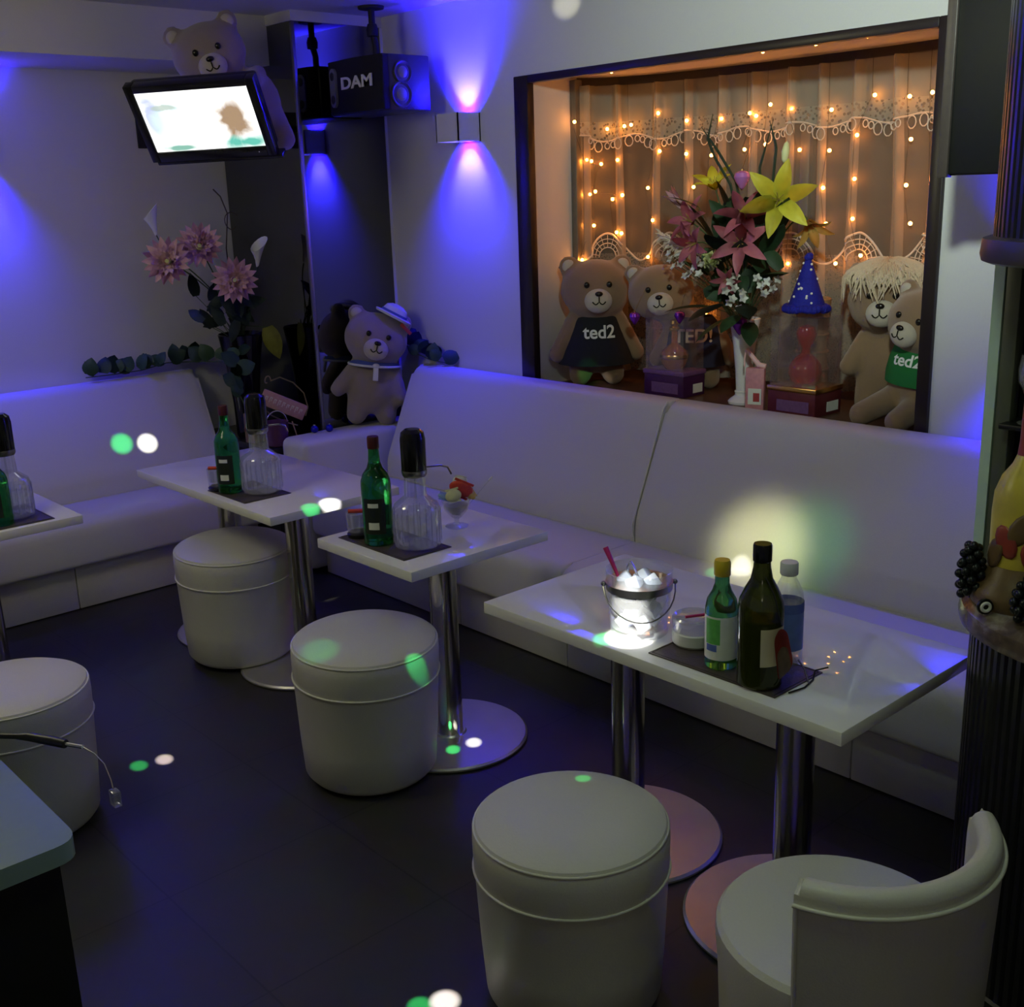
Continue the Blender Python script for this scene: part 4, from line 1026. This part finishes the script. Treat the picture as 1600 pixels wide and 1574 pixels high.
link('sole', tube([(-.035, 0, .006), (-.01, 0, .010), (.02, 0, .045), (.036, 0, .062)], .007, 8, taper=[.009, .010, .008, .007]), 'petal_pink', t)
link('heel', tube([(.036, 0, .058), (.040, 0, .03), (.040, 0, .002)], .003, 8), 'petal_pink', t)
t = thing('wicker_tower', 'tall wicker basket in the window behind the vase and the party hat', 'basket', (3.40, 2.215, .80))
link('body', lathe([(.055, 0), (.060, .01), (.056, .10), (.048, .20), (.052, .30), (.060, .36), (.054, .365), (.04, .34)], 28), 'basket', t)
for z in (.06, .12, .18, .24, .30): link('hoop', ring(.056 - .04 * abs(z - .06) * .6, z, .005, 28), 'basket', t)

# ------------------------------------------------------------------ black vase with pale dahlias by the mirrored column
t = thing('black_vase', 'tall black vase with dahlias in the corner stand', 'vase', (2.445, 4.50, .53))
link('body', lathe([(.050, 0), (.055, .01), (.058, .15), (.075, .32), (.098, .455), (.094, .46), (.07, .34), (0, .33)], 36), 'pump_black', t)
KB = (2.445, 4.50, .95)
def kb(i): return (KB[0] + .02 * math.cos(i * 2.4), KB[1] + .02 * math.sin(i * 2.4), KB[2] - .05)
dp = petal_mesh(.100, .036, 34, 2, 5, .3); dp2 = petal_mesh(.074, .030, 52, 26, 5, .3); dp3 = petal_mesh(.04, .018, 75, 60, 4, .3)
def dahlia(label, i, head, dirv, mname, s=1):
    t = thing('dahlia', label, 'flower', kb(i)); b = Vector(kb(i)); A = Matrix.Translation(Vector(head) - b) @ aim(dirv) @ Matrix.Scale(s, 4)
    for k in range(18):
        o = link('petal', dp, mname, t); o.matrix_basis = A @ Matrix.Rotation(2 * PI * k / 18, 4, 'Z') @ Matrix.Translation((.006, 0, .003 * (k % 2)))
    for k in range(14):
        o = link('petal', dp2, mname, t); o.matrix_basis = A @ Matrix.Rotation(2 * PI * (k + .5) / 14, 4, 'Z') @ Matrix.Translation((.005, 0, .006))
    for k in range(8):
        o = link('petal', dp3, mname, t); o.matrix_basis = A @ Matrix.Rotation(2 * PI * k / 8, 4, 'Z') @ Matrix.Translation((.003, 0, .008))
    link('heart', xform(ball((0, 0, .016), (.017, .017, .012), 12, 8), A), 'rose', t)
    stem_part(t, kb(i), head, dirv)
dahlia('pink dahlia at the left of the black vase', 0, (2.100, 4.40, 1.322), (-.60, -.75, .15), 'petal_pink')
dahlia('lilac white dahlia in the middle over the black vase', 1, (2.255, 4.42, 1.368), (-.45, -.75, .35), 'petal_lilac')
dahlia('cream pink dahlia with a yellow heart at the right over the black vase', 2, (2.365, 4.36, 1.230), (-.42, -.90, .05), 'petal_cream')
def calla(label, i, head, dirv):
    t = thing('calla', label, 'flower', kb(i)); b = Vector(kb(i)); A = Matrix.Translation(Vector(head) - b) @ aim(dirv)
    bm = bmesh.new(); g = []
    for r_, z in ((.006, 0), (.012, .03), (.022, .055), (.034, .075)):
        g.append([bm.verts.new((r_ * math.cos(2 * PI * k / 14), r_ * math.sin(2 * PI * k / 14), z + (.030 * (1 + math.cos(2 * PI * k / 14)) * r_ / .034))) for k in range(14)])
    for a, c in zip(g, g[1:]):
        for k in range(14): bm.faces.new((a[k], a[(k + 1) % 14], c[(k + 1) % 14], c[k]))
    link('bloom', xform(mesh_of(bm, ang=180), A), 'petal_white', t)
    link('spadix', xform(tube([(0, 0, .01), (0, 0, .065)], .004, 6), A), 'pollen', t); stem_part(t, kb(i), head, dirv)
calla('white calla flower rising left of the dahlias', 3, (2.085, 4.45, 1.425), (-.25, -.25, .9))
calla('white calla flower in front of the mirror right of the dahlias', 4, (2.495, 4.385, 1.275), (-.05, -.35, .85))
t = thing('curled_twig', 'thin curled dark twig standing above the dahlias', 'twig', kb(5)); b = Vector(kb(5))
pts = [(2.40, 4.46, 1.2), (2.375, 4.42, 1.36), (2.385, 4.40, 1.50), (2.36, 4.40, 1.57), (2.33, 4.40, 1.60)]
link('twig', tube([(0, 0, 0)] + [Vector(q) - b for q in pts], .003, 6), 'twig', t)
link('curl', tube([Vector((2.40 + .04 * math.cos(a) * (1 - a / 14), 4.40, 1.47 + .035 * math.sin(a))) - b for a in [PI * .2 + i * .38 for i in range(14)]], .0022, 6), 'twig', t)
t = thing('foliage', 'dark leaves under the dahlias at the rim of the black vase', 'leaves', (KB[0], KB[1], KB[2] - .04)); b = Vector(t.location); rnd = random.Random(11)
for i in range(26):
    a = rnd.uniform(-PI, PI); rr = rnd.uniform(.03, .13); pos = Vector((KB[0] - .09 + rr * math.cos(a), KB[1] - .06 + rr * .4 * math.sin(a), rnd.uniform(1.02, 1.20)))
    dx, sy_, uz = leaf_axes(rnd)
    mm = Matrix((dx, sy_, uz)).transposed().to_4x4(); mm.translation = pos - b
    o = link('leaf', leaf_mesh(.10, .045, 15, -25), 'leaf_dark', t); o.matrix_basis = mm
    link('stalk', tube([(0, 0, 0), (pos - b) * .5 + Vector((0, 0, .02)), pos - b], .0016, 5), 'stem', t)
t = thing('yellow_leaf', 'single broad yellow green leaf in front of the mirror beside the black vase', 'leaf', kb(6)); b = Vector(kb(6))
o = link('leaf', leaf_mesh(.15, .075, 20, -10), 'leaf_yellow', t)
dx = Vector((.30, -.05, -.95)).normalized(); uz = Vector((-.5, -.82, -.05)); uz = (uz - dx * uz.dot(dx)).normalized()
mm = Matrix((dx, uz.cross(dx), uz)).transposed().to_4x4(); mm.translation = Vector((2.525, 4.40, 1.015)) - b; o.matrix_basis = mm
link('stalk', tube([(0, 0, 0), (.03, -.03, .12), Vector((2.525, 4.40, 1.015)) - b], .002, 5), 'stem', t)
# ivy
ivm = leaf_mesh(.075, .062, 20, -20)
def ivy(label, pts, n, seed, group=None):
    rnd = random.Random(seed); b = Vector(pts[0]); t = thing('ivy_vine', label, 'ivy', b)
    pv = [Vector(q) - b for q in pts]; link('vine', tube(pv, .0022, 6), 'stem', t)
    for i in range(n):
        u = (i + .5) / n * (len(pv) - 1); k = min(int(u), len(pv) - 2); p_ = pv[k].lerp(pv[k + 1], u - k)
        dx, sy_, uz = leaf_axes(rnd, .1); mm = Matrix((dx, sy_, uz)).transposed().to_4x4(); mm.translation = p_ + Vector((0, -.006, .012))
        o = link('leaf', ivm, 'leaf_dark' if i % 3 else 'leaf', t); o.matrix_basis = mm @ Matrix.Scale(rnd.uniform(.75, 1.15), 4)
ivy('dark ivy trailing over the back of the sofa under the television', [(2.40, 4.60, .86), (2.30, 4.72, .862), (2.20, 4.735, .868), (2.08, 4.735, .850), (1.95, 4.735, .848), (1.83, 4.735, .850)], 20, 4)
ivy('ivy hanging over the end of the sofa below the black vase', [(2.40, 4.44, .95), (2.36, 4.40, .85), (2.35, 4.38, .74), (2.37, 4.36, .66)], 12, 5)
ivy('dark ivy on the sofa back to the right of the sailor bear', [(2.99, 4.06, .93), (2.99, 3.95, .88), (2.99, 3.86, .862), (2.99, 3.75, .856)], 12, 6)

# corner stand things
t = thing('scroll_sign', 'pink lettered board in a gold scroll wire frame on the corner stand', 'sign', (2.475, 4.235, .531), (0, 0, R(-25)))
Bm = Matrix.Translation((0, 0, .165)) @ Matrix.Rotation(R(27), 4, 'Y')
link('board', xform(box(-.10, .10, -.006, .006, -.034, .034, .003), Bm), 'sign_pink', t)
bm = bmesh.new(); rnd = random.Random(21)
for k in range(9):                                        # worn, unreadable raised lettering
    x = -.078 + k * .0195; h = rnd.uniform(.009, .014)
    add_box(bm, x - .006, x - .003, -.0075, -.006, -h, h); add_box(bm, x - .003, x + .006, -.0075, -.006, h - .004, h); add_box(bm, x + .001, x + .004, -.0075, -.006, -h * rnd.random(), h - .004)
link('lettering', xform(mesh_of(bm, smooth=False), Bm), 'print_cream', t)
pts = [(-.105 + .014 * math.cos(a) * (1 - a / 9), -.004, .075 + .016 * math.sin(a)) for a in [i * .5 for i in range(12)]][::-1] + [(-.06, -.004, .105), (0, -.004, .105), (.06, -.004, .08), (.10, -.004, .03), (.105, -.004, -.01)]
link('scroll', xform(tube(pts, .0032, 6), Bm), 'sign_gold', t)
link('scroll', xform(tube([(-.09, -.004, -.04), (-.03, -.004, -.062), (.04, -.004, -.066), (.09, -.004, -.06)], .0032, 6), Bm), 'sign_gold', t)
link('leg', tube([(-.03, .0, .10), (-.05, -.02, .0)], .003, 6), 'sign_gold', t); link('leg', tube([(.03, .0, .09), (.05, -.02, .0)], .003, 6), 'sign_gold', t); link('leg', tube([(0, .006, .12), (0, .07, .0)], .003, 6), 'sign_gold', t)
t = thing('ice_pail', 'dark purple ice pail with a steel handle on the corner stand', 'pail', (2.415, 4.205, .531))
link('body', lathe([(.040, 0), (.044, .004), (.050, .10), (.052, .105), (.047, .104), (.040, .01), (0, .008)], 32), 'bucket_purple', t)
link('handle', tube([(.052 * math.cos(a), 0, .095 + .055 * math.sin(a)) for a in [PI * i / 12 for i in range(13)]], .003, 6), 'silver', t)
t = thing('small_box', 'small brown box at the foot of the black vase', 'box', (2.385, 4.345, .531), (0, 0, R(12)))
link('box', box(-.03, .03, -.03, .03, 0, .13, .003), 'tag_photo', t); link('band', box(-.031, .031, -.031, .031, .05, .065), 'cap_red', t)
for lb, p_ in (('shiny blue bauble on the sofa arm beside the sailor bear, nearest the bear', (2.585, 4.06)), ('shiny blue bauble at the left end of the sofa arm', (2.530, 4.09)), ('shiny blue bauble behind the legs of the sailor bear', (2.745, 4.125))):
    t = thing('blue_bauble', lb, 'bauble', (p_[0], p_[1], .580)); link('ball', ball((0, 0, .018), .017, 16, 10), 'blue_bauble', t); link('cap', lathe([(.005, .034), (.005, .039), (0, .039)], 10), 'silver', t)

# ------------------------------------------------------------------ bottles and glassware on the tables
def place(name, label, cat, x, y, z=TZ, rz=0, group=None): return thing(name, label, cat, (x, y, z + .0005), (0, 0, rz), group)
def band(r, z0, z1, a0, a1, n=14):
    bm = bmesh.new(); g = []
    for i in range(n + 1):
        a = a0 + (a1 - a0) * i / n; g.append([bm.verts.new((r * math.cos(a), r * math.sin(a), z)) for z in (z0, z1)])
    for a, b in zip(g, g[1:]): bm.faces.new((a[0], b[0], b[1], a[1]))
    return mesh_of(bm, ang=180)
TW = R(-138)     # heading of labels: towards the viewer
def serving_mat(label, x0, x1, y0, y1):
    t = thing('serving_mat', label, 'mat', ((x0 + x1) / 2, (y0 + y1) / 2, TZ + .0004)); hx, hy = (x1 - x0) / 2, (y1 - y0) / 2
    link('mat', box(-hx, hx, -hy, hy, 0, .0025, .001), 'mat_leather', t)
    link('stitched_edge', tube([(-hx + .006, -hy + .006, .0026), (hx - .006, -hy + .006, .0026), (hx - .006, hy - .006, .0026), (-hx + .006, hy - .006, .0026)], .0008, 4, True), 'black_matt', t)
def green_bottle(label, x, y, s=1):
    t = place('liquor_bottle', label, 'bottle', x, y, TZ + .003, TW, 'green liquor bottles with dark labels'); t.scale = (s,) * 3
    link('glass', lathe([(.036, 0), (.0415, .004), (.0415, .165), (.0405, .180), (.034, .198), (.022, .214), (.0165, .232), (.0145, .262), (.0150, .272)], 36), 'green_glass', t)
    lb = link('label', band(.0419, .035, .135, -.75, .75), 'label_dark', t)
    for z, h in ((.110, .012), (.048, .020)): link('print', band(.0422, z, z + h, -.42, .30, 8), 'label_white', lb)
    link('cap', lathe([(.0158, .268), (.0162, .270), (.0162, .298), (.015, .301), (0, .301)], 24), 'cap_red', t)
def carafe(label, x, y, spout=True, s=1):
    t = place('pump_carafe', label, 'carafe', x, y, TZ + .003, 0, 'glass carafes with black pump tops'); t.scale = (s,) * 3
    link('glass', lathe([(.055, 0), (.063, .006), (.065, .03), (.065, .108), (.060, .122), (.045, .134), (.031, .145), (.029, .20)], 40, cap=False), 'cut_glass', t)
    link('water', lathe([(0, .006), (.060, .008), (.062, .03), (.062, .100), (0, .101)], 36), 'water', t)
    bm = bmesh.new()
    for k in range(24):
        a = 2 * PI * k / 24; add_tube(bm, [(.0655 * math.cos(a), .0655 * math.sin(a), z) for z in (.015, .105)], .0016, 4)
    link('ribs', mesh_of(bm), 'cut_glass', t)
    link('pump', lathe([(.026, .198), (.033, .203), (.034, .215), (.0345, .30), (.031, .318), (.020, .327), (0, .328)], 32), 'pump_black', t)
    link('collar', lathe([(.0305, .198), (.0345, .204), (.035, .213), (.0345, .216)], 32), 'steel_trim', t)
    link('inner_tube', tube([(0, 0, .2), (.004, .0, .02)], .003, 6), 'clear_glass', t)
    if spout: link('spout', tube([(.025, -.024, .222), (.052, -.050, .225), (.066, -.062, .220), (.073, -.068, .200)], .0025, 6), 'silver', t)
def ashtray(label, x, y):
    t = place('glass_ashtray', label, 'ashtray', x, y, TZ + .003)
    link('base', lathe([(0, 0), (.034, 0), (.036, .01), (.030, .014), (0, .014)], 28), 'black', t)
    link('bowl', lathe([(.030, .013), (.034, .018), (.037, .070), (.035, .072), (.031, .03), (0, .026)], 32), 'cut_glass', t)
    link('cloth_roll', tube([(-.028, .01, .076), (.012, -.02, .075)], .006, 8), 'snack_red', t)
serving_mat('brown leather mat under the bottle on the corner table', 1.668, 1.840, 3.148, 3.395)
green_bottle('green liquor bottle with dark label on the corner table', 1.712, 3.316, .96)
carafe('glass water carafe with black pump top on the corner table', 1.782, 3.228)
ashtray('small glass ashtray behind the bottle on the corner table', 1.700, 3.372)
serving_mat('brown leather mat under the bottle on the small square table', 1.663, 1.825, 2.300, 2.610)
green_bottle('green liquor bottle with dark label on the small square table', 1.712, 2.478)
carafe('glass water carafe with black pump top on the small square table', 1.765, 2.370)
ashtray('small glass ashtray behind the bottle on the small square table', 1.712, 2.572)
serving_mat('brown leather mat on the table at the left picture edge', 1.000, 1.180, 3.450, 3.70)
carafe('glass water carafe with black pump top on the table at the left picture edge', 1.093, 3.560, False)
green_bottle('green liquor bottle cut off by the left picture edge', 1.040, 3.500, .80)
# sundae glass with wrapped snacks
t = place('sundae_glass', 'stemmed sundae glass of wrapped snacks on the small square table', 'glass', 1.962, 2.443)
link('foot', lathe([(.033, 0), (.034, .003), (.012, .008), (.007, .014), (.007, .026)], 30), 'cut_glass', t)
link('bowl', lathe([(.007, .024), (.016, .030), (.033, .05), (.043, .085), (.042, .086), (.031, .052), (.012, .033)], 32, cap=False), 'cut_glass', t)
link('dark_sweets', lathe([(0, .036), (.012, .037), (.030, .055), (.034, .066), (0, .072)], 24), 'candy_dark', t)
def packet(label, dx, dy, z, rot, sz, m_):
    p_ = thing('snack_packet', label, 'packet', (1.962 + dx, 2.443 + dy, TZ + z), rot)
    link('pouch', xform(ball((0, 0, 0), 1, 16, 10), Matrix.Diagonal((sz[0], sz[1], sz[2], 1))), m_, p_)
    for s_ in (-1, 1): link('seal', box(-sz[0] * .8, sz[0] * .8, -.001, .001, s_ * sz[2] * .85, s_ * sz[2] * 1.15) if True else None, m_, p_)
packet('red wrapped snack standing in the sundae glass', .012, -.012, .112, (R(20), R(25), R(-40)), (.036, .010, .026), 'snack_red')
packet('pale green wrapped snack in front in the sundae glass', -.016, -.010, .098, (R(-20), R(-15), R(-45)), (.024, .009, .018), 'snack_pale')
packet('blue wrapped snack at the left of the sundae glass', -.022, .018, .090, (R(-50), R(20), R(-40)), (.024, .008, .012), 'snack_blue')
packet('white wrapped snack at the back of the sundae glass', .024, .006, .130, (R(15), R(10), R(-40)), (.022, .008, .016), 'label_white')
packet('small orange wrapped snack at the right of the sundae glass', .034, -.026, .098, (R(10), R(60), R(-40)), (.022, .008, .012), 'lily_orange')
t = thing('cocktail_stick', 'thin clear stick leaning out of the sundae glass', 'stick', (1.985, 2.420, TZ + .06)); link('stick', tube([(0, 0, 0), (.060, -.045, .085)], .0014, 6), 'clear_glass', t); link('tip', tube([(.052, -.039, .074), (.060, -.045, .085)], .0026, 6), 'plastic_white', t)

# ice bucket set on the long table
t = place('ice_bucket', 'clear glass ice bucket with a dark metal band on the long table', 'bucket', 1.712, 1.520)
link('glass', lathe([(0, .001), (.056, .001), (.062, .006), (.064, .03), (.070, .125), (.0725, .146), (.0715, .147), (.068, .125), (.060, .02), (0, .012)], 44), 'clear_glass', t)
link('band', lathe([(.0690, .104), (.0712, .104), (.0726, .120), (.0705, .120)], 44), 'steel_trim', t)
for s_ in (-1, 1):
    q = Vector((.055 * s_ * 1.0, -.050 * s_, .112))
    link('lug', ball(q * 1.03, (.006, .006, .006), 10, 8), 'steel_trim', t)
hp = []
for i in range(15):
    a = PI * i / 14; hp.append(Vector((.056 * math.cos(a) * 1.02, -.051 * math.cos(a) * 1.02, .112 - .062 * math.sin(a))) + Vector((-.050, -.055, 0)) * math.sin(a) * .98)
link('handle', tube(hp, .0018, 6), 'silver', t)
rnd = random.Random(8); im = box(-.016, .016, -.016, .016, -.015, .015, .004)
k = 0
for z in (.032, .062, .092, .118):
    for a in range(4):
        th = a * PI / 2 + z * 30; rr = .030 if a else .026
        o = thing('ice_cube', 'ice cube inside the glass ice bucket', 'ice cube', (1.712 + rr * math.cos(th), 1.520 + rr * math.sin(th), TZ + z), (rnd.uniform(0, 1), rnd.uniform(0, 1), rnd.uniform(0, 1)), 'ice cubes in the bucket')
        link('cube', im, 'ice', o); k += 1
t = thing('ice_tongs', 'grey blue ice tongs standing in the ice bucket', 'tongs', (1.722, 1.512, TZ + .02))
link('arm', tube([(.012, -.020, .0), (.002, .002, .07), (-.008, .022, .122), (-.012, .030, .138)], .0028, 6), 'silver', t)
link('arm', tube([(-.020, .02, .02), (-.018, .03, .08), (-.015, .036, .125), (-.012, .030, .138)], .0028, 6), 'silver', t)
t = thing('muddler', 'dark pink stirring stick leaning out of the ice bucket', 'stick', (1.700, 1.505, TZ + .02), (0, 0, 0))
link('shaft', tube([(0, 0, 0), (-.006, .085, .145)], .0035, 8), 'stick_pink', t); link('grip', tube([(-.0045, .064, .109), (-.0065, .095, .162)], .006, 8, taper=[.0038, .0062]), 'stick_pink', t)
serving_mat('brown leather mat under the bottles on the long table', 1.640, 1.800, 1.120, 1.432)
t = place('white_jar', 'low white two-tier jar beside the ice bucket on the long table', 'jar', 1.745, 1.395, TZ + .003)
link('lower_tier', lathe([(0, 0), (.042, 0), (.047, .006), (.047, .028), (.044, .031)], 36), 'plastic_white', t)
link('upper_tier', lathe([(.044, .030), (.046, .034), (.047, .058), (.044, .062), (.040, .056), (0, .052)], 36), 'cut_glass', t)
t = thing('stirrer', 'dark pink stirrer lying on the white jar', 'stick', (1.752, 1.385, TZ + .068)); link('shaft', tube([(-.035, .012, 0), (.045, -.038, .003)], .0032, 8), 'stick_pink', t); link('tip', ball((.047, -.039, .003), .0042, 8, 6), 'stick_pink', t)
# small green bottle with yellow cap
t = place('juice_bottle', 'small green bottle with a yellow cap and white label on the long table', 'bottle', 1.690, 1.284, TZ + .003, TW)
link('glass', lathe([(.029, 0), (.0325, .004), (.0325, .125), (.029, .142), (.019, .160), (.0145, .175), (.0145, .192)], 32), 'soju_glass', t)
lb = link('label', band(.0329, .022, .112, -1.5, 1.5), 'label_white', t)
link('print', band(.0331, .055, .108, -1.15, -.15, 8), 'label_green', lb); link('print', band(.0331, .040, .054, -1.1, -.35, 8), 'label_blue', lb)
link('cap', lathe([(.0152, .190), (.0165, .192), (.0165, .216), (.0145, .222), (0, .223)], 24), 'cap_yellow', t)
# whisky bottle
t = place('whisky_bottle', 'tall dark olive whisky bottle with cream label and red tag on the long table', 'bottle', 1.674, 1.180, TZ + .003, TW)
link('glass', lathe([(.038, 0), (.0435, .005), (.0435, .155), (.041, .172), (.031, .194), (.021, .212), (.0165, .235), (.0155, .252)], 40), 'brown_glass', t)
link('liquor', lathe([(0, .006), (.039, .008), (.0405, .02), (.0405, .135), (0, .136)], 30), 'brown_glass', t)
link('label', band(.0439, .050, .125, -.1, 1.15), 'label_cream', t)
link('cap', lathe([(.0162, .246), (.0178, .248), (.0178, .278), (.0165, .281), (0, .281)], 26), 'cap_red' if False else 'pump_black', t)
tg = Matrix.Translation((.051, .036, .078)) @ Matrix.Rotation(R(50), 4, 'Z') @ Matrix.Rotation(R(-12), 4, 'Y')
tgp = rounded([(-.026, -.042), (.030, -.026), (.026, .040), (.004, .052), (-.020, .036)], [.012, .014, .012, .012, .012], 4)
bm = bmesh.new(); vs = [bm.verts.new((.0, x, z)) for x, z in tgp]; f = bm.faces.new(vs); bmesh.ops.solidify(bm, geom=[f], thickness=.0015)
nt = link('neck_tag', xform(mesh_of(bm), tg), 'tag_red', t)
bm = bmesh.new(); vs = [bm.verts.new((.0016, x * .8 - .004, z * .62 - .014)) for x, z in tgp]; f = bm.faces.new(vs); bmesh.ops.solidify(bm, geom=[f], thickness=.0006)
link('tag_picture', xform(mesh_of(bm), tg), 'tag_photo', nt)
link('cord', tube([(.018, .004, .222), (.034, .020, .19), (.048, .033, .135)], .001, 5), 'cable_black', t)
# water bottle
t = place('water_bottle', 'clear plastic water bottle with white cap and blue label on the long table', 'bottle', 1.800, 1.205, TZ + .003, TW)
link('plastic', lathe([(0, 0), (.028, 0), (.031, .006), (.031, .125), (.029, .145), (.020, .166), (.0145, .176), (.0145, .186)], 32), 'clear_glass', t)
link('water', lathe([(0, .003), (.027, .004), (.029, .01), (.029, .12), (0, .121)], 28), 'water', t)
link('label', band(.0314, .030, .112, -PI, PI, 32), 'label_blue', t); link('label_band', band(.0316, .108, .128, -PI, PI, 32), 'cloth_blue', t)
link('cap', lathe([(.0165, .182), (.0178, .184), (.0178, .205), (.0165, .208), (0, .208)], 26), 'cap_white', t)
t = place('wire_stand', 'small black wire stand at the foot of the whisky bottle', 'stand', 1.735, 1.125, TZ + .0005)
link('foot_wire', tube([(-.06, -.012, .002), (-.02, -.02, .002), (.02, -.012, .002), (.045, .0, .010), (.06, -.02, .018)], .0018, 6), 'cable_black', t)
link('upright', tube([(.0, -.016, .002), (.002, -.004, .028), (-.002, .008, .045)], .0018, 6), 'silver', t)
